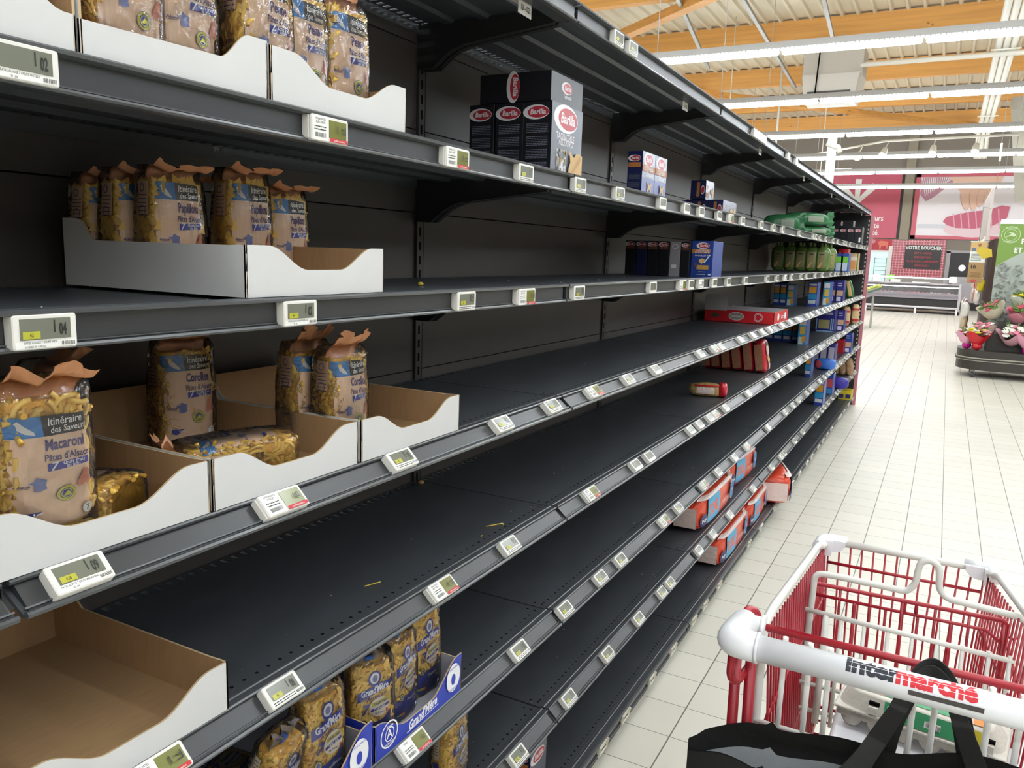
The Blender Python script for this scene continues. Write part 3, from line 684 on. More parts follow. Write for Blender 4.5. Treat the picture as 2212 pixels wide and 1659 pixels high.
# ================================================================== cardboard trays
def smooth(a, b, x): t = max(0, min(1, (x-a)/(b-a))); return t*t*(3-2*t)
def wave(s, hi=.069, lo=.036, flip=False):
    return lo+(hi-lo)*((1-smooth(.14, .40, s))+smooth(.64, .90, s))
def tray(name, label, loc, wd, dep, hi=.069, lo=.036, back=.1, mo=M_CARDW, mi_=M_KRAFT, rot=0, sideh=None, group=None, sidelo=.068, deco=None, prof=None):
    """front faces local -y, width along x from 0 to wd"""
    r = empty(name, label, 'cardboard tray', loc, (0, 0, PI/2+rot), group); t = .003; n = 40
    f = prof or (lambda s: wave(s, hi, lo))
    poly = [(0, 0), (wd, 0)]+[(wd*(1-i/n), f(1-i/n)) for i in range(n+1)]
    MB().prism(poly, lambda u, v, d: (u, t-d, v), t, (0, 1, 2)).build('front_panel', [mo, mi_, M_KEDGE], r)
    sd = [(0, 0), (dep, 0), (dep, back), (dep-.035, back), (dep-.05, back-.004), (dep-.065, sidelo+.008), (dep-.075, sidelo), (.03, sidelo), (.012, hi if sideh is None else sideh), (0, hi if sideh is None else sideh)]
    for x, fn, ord_ in ((0, lambda u, v, d: (t-d, u, v), (0, 1, 2)), (wd, lambda u, v, d: (wd-t+d, u, v), (0, 1, 2))):
        MB().prism(sd, fn, t, ord_).build('side_panel', [mo, mi_, M_KEDGE], r)
    MB().prism([(0, 0), (wd, 0), (wd, back), (0, back)], lambda u, v, d: (u, dep-t+d, v), t, (0, 1, 2)).build('back_panel', [mo, mi_, M_KEDGE], r)
    b = MB(); b.box((t, t, 0), (wd-t, dep-t, t)); b.box((t+.002, wd*.02, t), (wd*.46, dep-t, t+.0015)); b.build('tray_base', [mi_], r)
    if deco: deco(r)
    return r
TD = .385
tray('cardboard_tray', 'white cardboard tray on the second shelf cut by the left picture edge', (.001, -1.475, H[1]+.002), .25, TD, prof=lambda s: .036+.034*(1-smooth(.70, .96, s)))
tray('cardboard_tray', 'white cardboard tray holding the Spätzle bags on the second shelf', (.001, -1.221, H[1]+.002), .258, TD, prof=lambda s: .034+.004*s+.034*smooth(.70, .88, s))
tray('cardboard_tray', 'white cardboard tray under the three rightmost penne bags, second shelf', (.001, -.957, H[1]+.002), .298, TD)
tray('cardboard_tray', 'white cardboard tray with bow-tie pasta bags on the third shelf', (-.001, -1.005, H[2]+.002), .292, TD)
tray('cardboard_tray', 'white cardboard tray holding the macaroni bags on the fourth shelf', (.001, -1.372, H[3]+.002), .297, TD)
tray('cardboard_tray', 'white cardboard tray with one bag lying inside, fourth shelf middle', (.001, -1.070, H[3]+.002), .290, TD)
tray('cardboard_tray', 'nearly empty white cardboard tray beside the Corolles bags', (.001, -.771, H[3]+.002), .296, TD)
tray('cardboard_tray', 'large empty white cardboard tray on the fifth shelf, lower left corner', (.004, -1.354, H[4]+.002), .297, TD)
M_BLUE = mat('tray_blue', '2a3fb0', .45); M_GREYC = mat('card_grey', 'a9aab4', .6); M_WP = mat('ink_white', 'f0f0f4', .5)
def gm_deco(r):
    p = Print(.0003); fnm = lambda u, v, o: (u, -o, v); wd = .287
    p.text("Grand'Mère", wd*.52, .020, .026, M_WP, sx=.75, rot=.1, shear=.2, bold=.03); p.poly([(wd*.33, .006), (wd*.7, .012), (wd*.7, .0135), (wd*.33, .008)], M_WP)
    p.ell(wd*.14, .036, .026, .026, M_WP, 24, ring=.003); p.text('A', wd*.14, .036, .024, M_WP, bold=.02); p.ell(wd*.14, .036, .014, .014, M_WP, 20, ring=.002)
    p.text('Alsace', wd*.14, .052, .0075, M_WP, bold=.03); p.text('EXCELLENCE', wd*.14, .019, .0055, M_WP, bold=.03)
    p.ell(wd*.88, .044, .025, .030, M_WP, 24); p.ell(wd*.88, .040, .008, .012, M_BLUE, 16); p.text("PLUS D'ŒUFS", wd*.88, .065, .0055, M_BLUE); p.text('PLUS DE GOÛT', wd*.88, .020, .0055, M_BLUE)
    p.build('lettering', fnm, r)
tray('blue_tray', 'blue printed display tray holding three penne bags on the sixth shelf', (.002, -.733, H[5]+.002), .287, .30, mo=M_BLUE, mi_=M_GREYC, deco=gm_deco, sidelo=.07, back=.12,
     prof=lambda s: .030+.040*(1-smooth(.02, .34, s))+.052*smooth(.62, .95, s))
tray('blue_tray', 'blue printed display tray left of the penne one, with its white round badge', (.002, -1.032, H[5]+.002), .291, .30, mo=M_BLUE, mi_=M_GREYC, deco=gm_deco, sidelo=.06, back=.12,
     prof=lambda s: .030+.040*(1-smooth(.02, .34, s))+.058*smooth(.62, .95, s))

# ================================================================== pasta bags
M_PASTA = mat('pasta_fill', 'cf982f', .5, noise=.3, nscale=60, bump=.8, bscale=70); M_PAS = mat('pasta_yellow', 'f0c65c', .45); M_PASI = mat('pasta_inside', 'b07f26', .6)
M_PEACH = mat('label_peach', 'edcaab', .5, noise=.05, nscale=6, bump=.12, bscale=30); M_PEACHT = mat('seal_peach', 'd89c74', .4, noise=.1, nscale=12, bump=.5, bscale=25)
M_LBK = mat('label_black', '1d1a1c', .4); M_LBL = mat('label_blue', '3f7fc0', .4); M_LVI = mat('label_violet', '3a3a9c', .4); M_LMAP = mat('label_map', '7580b5', .5)
M_PUR = mat('text_purple', '4a3a78', .5); M_SEALY = mat('seal_yellow', 'c8c23c', .4); M_EGG = mat('egg_pink', 'd98f76', .5); M_STK = mat('stork_white', 'e6e0da', .5)
M_FILM = film_mat('clear_film', (1, 1, 1), .05, .07, .5, 28); M_GBL = mat('bag_blue', '24309a', .3, bump=.25, bscale=30); M_CREAMY = mat('label_cream', 'efe2cf', .5)
BW, BD, BH = .080, .052, .150
def sec(z, w, d, h):
    t = z/h
    if t < .12: a = .9+.1*math.sin(t/.12*PI/2); bb = .86+.14*math.sin(t/.12*PI/2)
    elif t <= 1: a = 1-.06*smooth(.6, 1, t); bb = 1-.16*smooth(.55, 1, t)
    else: a = .94-.12*smooth(1, 1.25, t); bb = .84-.72*smooth(1, 1.2, t)
    return w/2*a, d/2*bb
def wr(x, z, k): return .0012*math.sin(90*z+60*x+k)*math.sin(130*x-50*z+2*k)
def front(u, v, o, w=BW, d=BD, h=BH, k=0):
    a, b_ = sec(v, w, d, h); q = min(abs(u/a), .995)
    return (u, -(b_*(1-q**3.6)**(1/3.6))-o-wr(u, v, k), v)
def side(u, v, o, w=BW, d=BD, h=BH, k=0):                        # the flank facing local -x ; u along depth
    a, b_ = sec(v, w, d, h); q = min(abs(u/b_), .97)
    return (-(a*(1-q**3.6)**(1/3.6))-o-.0004, -u, v)
def body(w=BW, d=BD, h=BH, top=None, k=0, grow=0, nv=26, nu=44):
    H_ = top or h
    def fn(u, v):
        z = v*H_; a, b_ = sec(z, w, d, h); t = u*2*PI; c, s_ = math.cos(t), math.sin(t)
        x = (a+grow)*abs(c)**(2/3.6)*(1 if c >= 0 else -1); y = (b_+grow)*abs(s_)**(2/3.6)*(1 if s_ >= 0 else -1)
        kk = wr(x, z, k)
        if z > h: y += .004*math.sin(x*160+k)*(z-h)/.03; x += .002*math.sin(z*300+k)
        return (x, y-(kk if y < 0 else -kk), z)
    b = MB().grid(fn, nu, nv, 0, True, True); n = nu
    b.f.append(list(range(n))[::-1]); b.m.append(0); b.s.append(False)
    b.f.append(list(range(nv*n, nv*n+n))); b.m.append(0); b.s.append(False)
    return b
def pasta(kind, n=150, w=BW, d=BD, h=BH, seed=3, lo=.0, hi=1.0, face=True, sidef=True):
    q = random.Random(seed); b = MB()
    for i in range(n):
        z = h*(lo+(hi-lo)*q.random())*.96+.004
        if sidef and (q.random() < .42 or not face): u = q.uniform(-.42, .42)*d; P0 = Vector(side(u, z, -.0005, w, d, h)); T1 = Vector((0, -1, 0)); Nn = Vector((-1, 0, 0))
        else: u = q.uniform(-.44, .44)*w; P0 = Vector(front(u, z, -.0003, w, d, h)); T1 = Vector((1, 0, 0)); Nn = Vector((0, -1, 0))
        a = q.uniform(0, 2*PI) if kind != 'penne' else q.gauss(PI/2, .6); D = (T1*math.cos(a)+Vector((0, 0, 1))*math.sin(a)); E_ = D.cross(Nn)
        if kind == 'penne': L_, r_ = .021, .0036; pts = [P0-D*L_/2, P0+D*L_/2]
        elif kind in ('macaroni', 'elbow'):
            L_, r_ = (.022, .0027) if kind == 'macaroni' else (.011, .0030); cv = .004 if kind == 'macaroni' else .004
            pts = [P0+D*(L_*(t-.5))+E_*cv*(1-(2*t-1)**2) for t in (0, .25, .5, .75, 1)]
        elif kind == 'bow':
            hw = .011; vs = []
            for sx_, sy_ in ((-1, -.7), (-1, .7), (0, .22), (1, .7), (1, -.7), (0, -.22)):
                vs.append(P0+D*hw*sx_+E_*hw*sy_+Nn*(.003 if sx_ == 0 else q.uniform(-.002, .002)))
            b.add(vs, [(0, 1, 2, 5), (5, 2, 3, 4)]); continue
        elif kind == 'curl':
            vs = []
            for j in range(9):
                t = j/8; rr = .008; base = P0+D*(t-.5)*.018
                vs += [base+E_*rr*.5*math.sin(t*14), base+E_*(.006+rr*.5*math.cos(t*11))+Nn*.005]
            b.add(vs, [(2*j, 2*j+2, 2*j+3, 2*j+1) for j in range(8)], 0, True); continue
        else: L_, r_ = .012, .0018; pts = [P0-D*L_/2+E_*.002, P0, P0+D*L_/2+E_*.001]
        o = len(b.v); b.tube(pts, r_, 8, 0, caps=False)
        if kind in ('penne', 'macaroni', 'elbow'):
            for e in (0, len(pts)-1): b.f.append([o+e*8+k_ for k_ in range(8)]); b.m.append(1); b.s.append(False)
            if kind == 'penne':                                    # slanted nib ends
                for k_ in range(8):
                    for e, sg in ((0, -1), (1, 1)):
                        v_ = Vector(b.v[o+e*8+k_]); v_ += D*sg*.9*(v_-pts[e]).dot(E_); b.v[o+e*8+k_] = tuple(v_)
    return b
def alsace_print(name, k=0, w=BW, h=BH):
    p = Print(.00022); x0, x1 = -w*.475, w*.475; zt, zb = h*.97, h*.06
    p.rect(x0, h*.17, x1, zt-.024, M_PEACH); p.poly([(x0, h*.17), (x1, h*.17), (x1, h*.10), (x0+.01, h*.05), (x0, h*.08)], M_PEACH)
    p.rect(x0, zt-.024, -w*.10, zt, M_LBL); p.poly([(-w*.10, zt-.024), (x1, zt-.024), (x1, zt-.002), (-w*.12, zt)], M_LBK)
    p.poly([(-w*.40, zt-.006), (-w*.36, zt-.004), (-w*.30, zt-.010), (-w*.20, zt-.018), (-w*.19, zt-.022), (-w*.24, zt-.0205), (-w*.30, zt-.019), (-w*.37, zt-.014), (-w*.38, zt-.008)], M_STK)
    p.text('Itinéraire', w*.16, zt-.008, .0125, M_PAPER, sx=.72, shear=.12, rot=.03, bold=.012); p.text('des Saveurs', w*.2, zt-.0175, .0105, M_PAPER, sx=.72, shear=.15, rot=.03, bold=.012)
    p.text(name, w*.14, h*.735, .0185, M_PUR, sx=.62 if len(name) < 8 else .56, bold=.03); p.text("Pâtes d'Alsace", w*.16, h*.635, .0115, M_PUR, sx=.66, bold=.018)
    p.poly([(-w*.08, h*.53), (w*.42, h*.545), (w*.42, h*.6), (-w*.08, h*.59)], M_LVI); p.text('7', -w*.005, h*.563, .014, M_PAPER, shear=.2, bold=.02)
    p.text('Œufs frais', w*.23, h*.581, .0068, M_PAPER, sx=.8, shear=.2); p.text('au kilo', w*.22, h*.553, .0064, M_PAPER, sx=.8, shear=.2)
    c = (-w*.2, h*.44); p.poly([(c[0]+x*.0085, c[1]+y*.0085) for x, y in ((-.1, 1.05), (.25, .8), (.95, .5), (.8, -.2), (.9, -.75), (.1, -1.0), (-.5, -.85), (-.45, 0), (-1.1, .35), (-.4, .5))], M_LMAP)
    p.text('Alsace', -w*.37, h*.44, .0048, M_PUR, bold=.02); p.rect(-w*.44, h*.422, -w*.30, h*.425, M_PUR)
    c = (w*.12, h*.33); p.ell(*c, .0098, .0098, M_LVI, 24); p.ell(*c, .0094, .0094, M_SEALY, 24); p.ell(*c, .0066, .0066, M_LVI, 20); p.ell(*c, .0058, .0058, M_SEALY, 20, ring=.001); p.poly([(c[0]-.004, c[1]-.003), (c[0]+.004, c[1]-.003), (c[0]+.004, c[1]+.001), (c[0], c[1]+.003)], M_SEALY)
    for a, b_ in ((.34, .43), (.40, .41), (.37, .47), (.31, .40)): p.ell(w*a, h*b_, .004, .0055, M_EGG, 10)
    p.poly([(-w*.40, h*.19), (-w*.20, h*.21), (-w*.18, h*.225), (-w*.40, h*.225)], M_LVI); p.ell(-w*.33, h*.2, .006, .004, M_LVI, 12); p.text('9 min', -w*.22, h*.207, .0045, M_PAPER)
    p.ell(w*.38, h*.17, .006, .0065, M_PAPER, 16); p.text('7', w*.38, h*.17, .009, M_PUR); p.poly([(w*.475, h*.10), (w*.475, h*.06), (w*.25, h*.085)], M_LBK)
    return p
def side_print(h=BH, d=BD, dark=False):
    p = Print(.0002); m = M_PEACH
    p.rect(-d*.2, h*.66, d*.24, h*.97, m); p.lines(-d*.17, h*.84, d*.2, 6, .0055, .0012, M_PUR); p.ell(0, h*.91, .005, .006, M_PUR, 12, ring=.0012); p.ell(.001, h*.70, .0075, .0075, M_PUR, 16, ring=.0008)
    p.text('12.2022', 0, h*.42, .006, M_LBK, bold=.02); p.text('91 2008', 0, h*.37, .006, M_LBK, bold=.02)
    return p
def crumple(w=.07, seed=1, hgt=.028, fold=0):
    q = random.Random(seed); a = [q.uniform(-1, 1) for _ in range(9)]
    def fn(u, v):
        x = (u-.5)*w*(1.0+.18*v*math.sin(a[0]*9)); z = v*hgt; y = .005*math.sin(u*17+a[1]*9)*(v+.25)+.003*math.sin(u*41+v*5+a[2]*6)*v
        if fold: ang = min(1, v*1.6)*fold; y = y+math.sin(ang)*-z*1.0; z = z*(math.cos(ang))+.004*math.sin(u*9+a[3]*7)*v
        return (x, y, z+.004*math.sin(u*13+a[4]*8)*v)
    b = MB().grid(fn, 22, 10); b2 = MB().grid(lambda u, v: tuple(Vector(fn(u, v))+Vector((0, .0012, .0))), 22, 10)
    b.add(b2.v, b2.f, 0, True); return b
ALS = {}
lsc, lof = 1.0, 0.0
def alsace(kind, name, fold=0, seed=1, lsc=1.0, lof=0.0):
    r = empty('pasta_bag', '', 'pasta bag')
    body(k=seed).build('bag_body', M_PASTA, r)
    t = pasta(kind, 190, seed=seed).build('pasta', [M_PAS, M_PASI], r); t['kind'] = 'stuff'
    lb = alsace_print(name).build('paper_label', lambda u, v, o: front(u, (v*lsc+lof), o+.0052, k=seed), r, .008)
    side_print().build('side_print', lambda u, v, o: side(u, v, o+.0050, k=seed), r, .008)
    body(k=seed, grow=.0082, top=BH*1.12).build('clear_film', M_FILM, r)
    c = crumple(.072, seed, .034 if not fold else .05, fold).build('top_seal', M_PEACHT, r); c.location = (0, 0, BH*1.0)
    return Proto(r)
def sc_(w, d, h): return (w/BW, d/BD, h/BH)
G_P = alsace('penne', 'Penne', 0, 1); G_S = alsace('spatz', 'Spätzle', 0, 2); G_B = alsace('bow', 'Papillons', 1.2, 3); G_M = alsace('macaroni', 'Macaroni', .9, 4, .80, .020); G_C = alsace('curl', 'Corolles', .7, 5)
R90 = PI/2
h2 = H[1]+.006
# second shelf
for P, y, x, sz, rz, lab in ((G_S, -1.285, -.050, 1.0, .05, 'Spätzle pasta bag at the top left corner, cut by the picture edge'),
    (G_S, -1.143, -.046, 1.02, .0, 'Spätzle pasta bag left of the fully readable Spätzle label'), (G_S, -1.063, -.047, 1.0, .02, 'Spätzle pasta bag with its name fully readable, touching a penne bag'),
    (G_P, -.940, -.040, 1.05, -.05, 'leftmost penne bag on the second shelf, penne showing at its left side'), (G_P, -.845, -.062, 1.03, -.06, 'middle one of the three penne bags on the second shelf'),
    (G_P, -.752, -.060, 1.07, -.08, 'rightmost penne bag on the second shelf, standing above the tray dip')):
    P.put((x, y, h2), (0, 0, R90+rz), lab, 'pasta bags on the second shelf', (1, 1, sz))
for i, (y, x) in enumerate(((-1.15, -.13), (-1.06, -.14), (-.95, -.12))):
    G_P.put((x, y, h2), (0, 0, R90), 'pasta bag hidden behind the front row of the second shelf, %s' % OW[i], 'pasta bags on the second shelf', (1, 1, 1))
# third shelf
h3 = H[2]+.006
for y, x, sz, rz, lab in ((-.934, -.232, 1.04, -.06, 'leftmost front bow-tie pasta bag on the third shelf, crumpled peach top'), (-.800, -.225, 1.10, -.03, 'tallest bow-tie pasta bag on the third shelf, folded peach top reaching high'),
    (-.712, -.225, .98, -.02, 'rightmost bow-tie pasta bag in the third shelf tray'), (-.945, -.30, 1.02, -.02, 'bow-tie pasta bag right behind the leftmost front one'), (-.952, -.362, .98, .03, 'deepest bow-tie pasta bag in the left of the third shelf tray'), (-.86, -.31, 1.0, -.02, 'bow-tie pasta bag behind the gap between the two left ones')):
    G_B.put((x, y, h3), (0, 0, R90+rz), lab, 'bow-tie pasta bags on the third shelf', (1, 1, sz))
# fourth shelf
h4 = H[3]+.006
G_M.put((-.052, -1.262, h4), (.04, .0, R90-.10), 'upright macaroni bag at the front left of the fourth shelf', 'macaroni bags on the fourth shelf', (1.12, 1.1, 1.14))
G_M.put((-.19, -1.165, h4), (0, 0, R90+1.35), 'narrow upright macaroni bag behind the front one, side panel showing', 'macaroni bags on the fourth shelf', (1, 1, 1.1))
G_M.put((-.24, -1.30, h4), (0, 0, R90), 'macaroni bag deep in the left tray, peach top under the shelf', 'macaroni bags on the fourth shelf', (1, 1, 1.1))
G_M.put((-.035, -1.165, h4+.032), (-PI/2-.06, .0, R90+.45), 'macaroni bag lying on its back with its base towards the aisle', 'macaroni bags on the fourth shelf', (1.05, .95, 1.1))
G_C.put((-.30, -.868, h4), (0, 0, R90-.2), 'dim upright pasta bag at the back of the middle tray', 'curl pasta bags on the fourth shelf', (1.1, 1, 1.08))
G_M.put((-.075, -.862, h4+.030), (-PI/2, 0, PI-.35), 'pasta bag lying in the middle tray, label upwards', 'macaroni bags on the fourth shelf', (1, .95, 1.05))
G_C.put((-.085, -.722, h4), (0, 0, R90-.03), 'Corolles pasta bag standing in front in the third tray', 'curl pasta bags on the fourth shelf', (1.02, 1.05, 1.05))
G_C.put((-.150, -.738, h4), (0, 0, R90), 'Corolles pasta bag hidden behind the front one', 'curl pasta bags on the fourth shelf', (1.02, 1, 1.08))

# blue grandmother bags
def gm_bag(kind, name, seed, low=.3):
    r = empty('pasta_bag', '', 'pasta bag'); w, h = BW, BH
    body(k=seed).build('bag_body', M_PASTA, r)
    t = pasta(kind, 190 if kind == 'penne' else 260, seed=seed, lo=low-.05).build('pasta', [M_PAS, M_PASI], r); t['kind'] = 'stuff'
    p = Print(.00022)
    p.poly([(-w*.48, h*.02), (w*.48, h*.02), (w*.48, h*.44), (w*.2, h*.33), (-w*.1, h*.3), (-w*.48, h*.3)], M_GBL)
    p.ell(0, h*.86, .013, .014, M_GBL, 20); p.ell(0, h*.865, .0095, .0105, M_WP, 18); p.ell(0, h*.86, .0055, .0065, mat('cameo_blue', '7a82b8', .5), 14)
    p.poly([(-w*.42, h*.6), (0, h*.68), (w*.42, h*.72), (w*.42, h*.8), (0, h*.78), (-w*.42, h*.72)], M_GBL)
    p.text("Grand'Mère", .0, h*.72, .0165, M_WP, sx=.68, rot=.14, shear=.15, bold=.03); p.text("PÂTES D'ALSACE", .002, h*.635, .0062, M_GBL, sx=.9, rot=.14, bold=.02)
    p.ell(w*.1, h*.5, .021, .0185, M_CREAMY, 24); p.poly([(-w*.1, h*.52), (w*.36, h*.55), (w*.36, h*.6), (-w*.1, h*.57)], M_SEALY); p.text('Oeufs frais', w*.12, h*.555, .0075, M_GBL, sx=.8, rot=.1, bold=.02)
    p.poly([(-w*.12, h*.45), (w*.34, h*.49), (w*.34, h*.52), (-w*.12, h*.485)], M_GBL); p.text('PLEIN AIR', w*.1, h*.485, .0055, M_WP, rot=.1, bold=.02); p.rect(w*.26, h*.41, w*.31, h*.45, M_RED); p.text('de France', w*.1, h*.425, .005, M_GBL)
    p.text('7', -w*.25, h*.5, .026, M_GBL, shear=.2, bold=.03)
    c = (-w*.3, h*.33); p.ell(*c, .0075, .0075, M_LBK, 20); p.ell(*c, .006, .006, M_SEALY, 20); p.ell(*c, .004, .004, M_LVI, 16)
    p.text(name, w*.08, h*.255, .0105 if len(name) < 8 else .0085, M_WP, shear=.1, rot=.12, bold=.02); p.text('250g e', w*.3, h*.2, .0062, M_WP, rot=.1)
    for i, c_ in enumerate(('2f8a4e', '86b84a', 'e6c840', 'e08a3a', 'd0502f')): p.rect(-w*.42+i*.0034, h*.09, -w*.42+(i+1)*.0034, h*.125, mat('score%d' % i, c_, .5))
    p.text('A', -w*.405, h*.107, .005, M_WP, bold=.02); p.text('f', -w*.42, h*.045, .007, M_WP, bold=.02); p.rect(w*.26, h*.09, w*.36, h*.13, M_WP)
    p.build('print', lambda u, v, o: front(u, (v*lsc+lof), o+.0052, k=seed), r, .008)
    p = Print(.0002); d = BD; p.rect(-d*.45, h*.02, d*.2, h*.3, M_GBL); p.rect(-d*.45, h*.55, -d*.05, h*.95, M_CREAMY); p.rect(-d*.45, h*.42, -d*.05, h*.5, M_GBL); p.rect(-d*.45, h*.3, -d*.05, h*.42, M_CREAMY); p.lines(-d*.42, h*.9, -d*.08, 8, .006, .0012, M_LBK)
    p.build('side_print', lambda u, v, o: side(u, v, o+.0050, k=seed), r, .008)
    body(k=seed, grow=.0082, top=BH*1.12).build('clear_film', M_FILM, r)
    c = crumple(.06, seed, .026).build('top_seal', film_mat('film_top', 'dcd8e0', .45, .1, .8, 30), r); c.location = (0, 0, BH)
    MB().box((-.008, -.006, BH*1.03), (.008, .006, BH*1.03+.007)).build('clip', mat('clip_blue', '2f6fd0', .4), r)
    return Proto(r)
G_G = gm_bag('penne', 'Penne', 6); G_E = gm_bag('elbow', 'Coquillettes', 7)
h6 = H[5]+.006
for P, y, x, sz, rz, rx, lab in ((G_G, -.492, -.075, 1.12, -.10, 0, 'rightmost blue-and-clear penne bag in the blue tray, sixth shelf'), (G_G, -.590, -.062, 1.04, .05, 0, 'middle blue-and-clear penne bag with the Penne label facing out'),
    (G_G, -.682, -.055, 1.02, -.45, 0, 'leftmost blue-and-clear penne bag in the right-hand blue tray'), (G_E, -.825, -.050, 1.10, -.12, 0, 'blue-and-clear elbow pasta bag standing in the left blue tray'),
    (G_E, -.93, -.075, .95, .15, .3, 'elbow pasta bag leaning at the lower left, round white badge showing')):
    P.put((x, y, h6), (rx, 0, R90+rz), lab, 'blue pasta bags on the sixth shelf', (1, 1, sz))
G_E.put((-.07, -.925, h6+.035), (-PI/2, 0, R90+.1), 'blue pasta bag lying flat in the left blue tray', 'blue pasta bags on the sixth shelf', (1, 1, 1))
G_G.put((-.055, -.395, H[6]+.002), (0, 0, R90+.1), 'pasta bag on the seventh shelf with only its top showing', 'blue pasta bags on the seventh shelf', (1, 1, 1.1))

# ================================================================== boxes
M_DK = mat('box_black', '1c1c22', .35); M_NAVY = mat('box_navy', '1e2450', .35); M_SLATE = mat('box_slate', '4f5260', .3); M_OVW = mat('logo_white', 'e6e2e4', .4); M_OVR = mat('logo_red', 'b8303f', .4)
M_ORG = mat('band_orange', 'b5703a', .5); M_FUS = mat('pasta_picture', 'd9b070', .5); M_GOLD = mat('pattern_gold', 'a8925a', .5); M_GTX = mat('grey_text', '6f7482', .5); M_RBL = mat('royal_blue', '23408f', .35); M_SIL = mat('silver_card', '9a969a', .4)
def logo(p, cx, cz, s_, rot=0):
    p.ell(cx-s_*.08, cz, s_*(.62 if not rot else .3), s_*(.3 if not rot else .62), M_OVW, 22); p.ell(cx+s_*.02*(not rot), cz, s_*(.5 if not rot else .22), s_*(.235 if not rot else .5), M_OVR, 22)
    p.text('Barilla', cx+s_*.02, cz, s_*.3, M_OVW, sx=1, rot=rot, shear=.1, bold=.03)
def carton(name, label, loc, w, d, h, m, front_art=None, side_art=None, rot=(0, 0, R90), group=None, top_art=None, cat='pasta box'):
    """loc = bottom centre of the front-left... box local x width, y depth(front=-y), z up, origin bottom centre"""
    b = MB(); e = .0012
    b.rbox((-w/2, -d/2, 0), (w/2, d/2, h), .0015, 0, 1); o = b.build(name, m); o.location = loc; o.rotation_euler = rot
    tag(o, label, cat, group)
    if front_art: p = Print(.00025); front_art(p, w, h); p.build('front_print', lambda u, v, q: (u, -d/2-q-.0001, v), o)
    if side_art: p = Print(.00025); side_art(p, d, h); p.build('side_print', lambda u, v, q: (-w/2-q-.0001, -u, v), o)
    return o
def art_tagli(p, w, h):
    p.rect(-w/2, 0, w/2, h, M_SLATE); logo(p, 0, h*.82, w*.62); p.text('TAGLIATELLE', -w*.05, h*.57, w*.13, M_OVW, sx=.75); p.text("ALL'UOVO", -w*.03, h*.5, w*.13, M_OVW, sx=.75)
    q = random.Random(5); p.rect(-w*.32, h*.02, -w*.02, h*.4, M_OVW)
    for i in range(46): x, z = q.uniform(-.30, -.04)*w, q.uniform(.03, .39)*h; p.ell(x, z, w*q.uniform(.015, .03), w*q.uniform(.02, .05), (M_GOLD, M_SLATE)[i % 2], 8)
    p.poly([(w*.04, h*.02), (w*.5, h*.02), (w*.5, h*.38), (w*.3, h*.4), (w*.22, h*.33), (w*.14, h*.36), (w*.06, h*.41), (w*.10, h*.25), (w*.05, h*.18)], M_FUS)
    for i in range(6): p.ell(w*(.16+.05*i), h*(.1+.045*i), w*.03, h*.05, mat('pasta_shade', 'c69a5c', .5), 10)
def art_dside(p, w, h):
    logo(p, 0, h*.86, w*.75)
    for j in range(4): p.lines(-w*.38, h*(.70-j*.17), w*.38, 6, h*.022, h*.009, M_GTX, random.Random(j)); 
def art_dlay(p, w, h): logo(p, w*.32, h*.5, h*.7, -PI/2); 
def art_int(p, w, h):
    p.rect(-w/2, 0, w/2, h*.45, M_RBL); p.rect(-w/2, h*.45, w/2, h, mat('box_slateblue', '5c6480', .3)); logo(p, 0, h*.84, w*.6); p.rect(-w/2, h*.58, w/2, h*.72, M_ORG); p.text('INTÉGRALE', 0, h*.67, w*.12, M_OVW); p.text('AU BLÉ COMPLET', 0, h*.61, w*.09, M_OVW)
    p.text('FARFALLE', 0, h*.5, w*.1, M_OVW); p.poly([(0, h*.36), (w*.1, h*.3), (w*.26, h*.38), (w*.2, h*.26), (w*.24, h*.16), (w*.08, h*.22), (-w*.08, h*.15), (-w*.05, h*.27), (-w*.1, h*.38)], M_FUS)
def art_intside(p, w, h):
    logo(p, 0, h*.85, w*.7); p.rect(-w*.45, h*.66, w*.4, h*.76, M_ORG)
    for j in range(3): p.lines(-w*.38, h*(.5-j*.17), w*.38, 5, h*.022, h*.008, M_GTX, random.Random(j))
def art_coq(p, w, h):
    p.rect(-w/2, 0, w/2, h, M_RBL); logo(p, w*.05, h*.87, w*.5); p.poly([(-w*.5, h*.66), (w*.36, h*.66), (w*.38, h*.78), (-w*.5, h*.77)], M_ORG); p.text('INTÉGRALE', -.0, h*.735, w*.11, M_OVW); p.text('AU BLÉ COMPLET', 0, h*.685, w*.09, M_OVW)
    p.text('COQUILLETTES', 0, h*.6, w*.1, M_OVW); p.poly([(-w*.15, h*.48), (0, h*.53), (w*.14, h*.5), (w*.12, h*.42), (0, h*.38), (-w*.1, h*.41)], M_FUS); p.poly([(w*.1, h*.42), (w*.14, h*.4), (w*.4, h*.62), (w*.36, h*.63)], M_OVW)
    p.rect(-w*.22, h*.22, w*.34, h*.34, mat('gold_text', 'b8904a', .5)); p.ell(-w*.28, h*.34, w*.1, w*.1, mat('badge_plum', '57405c', .5), 14); p.lines(-w*.12, h*.15, w*.2, 1, .01, h*.012, M_OVW); p.lines(-w*.2, h*.08, w*.2, 1, .01, h*.012, M_OVW); p.rect(w*.34, h*.07, w*.46, h*.11, M_OVW)
# trio of tall black boxes + one lying on top (second shelf)
g = 'black pasta boxes on the second shelf'
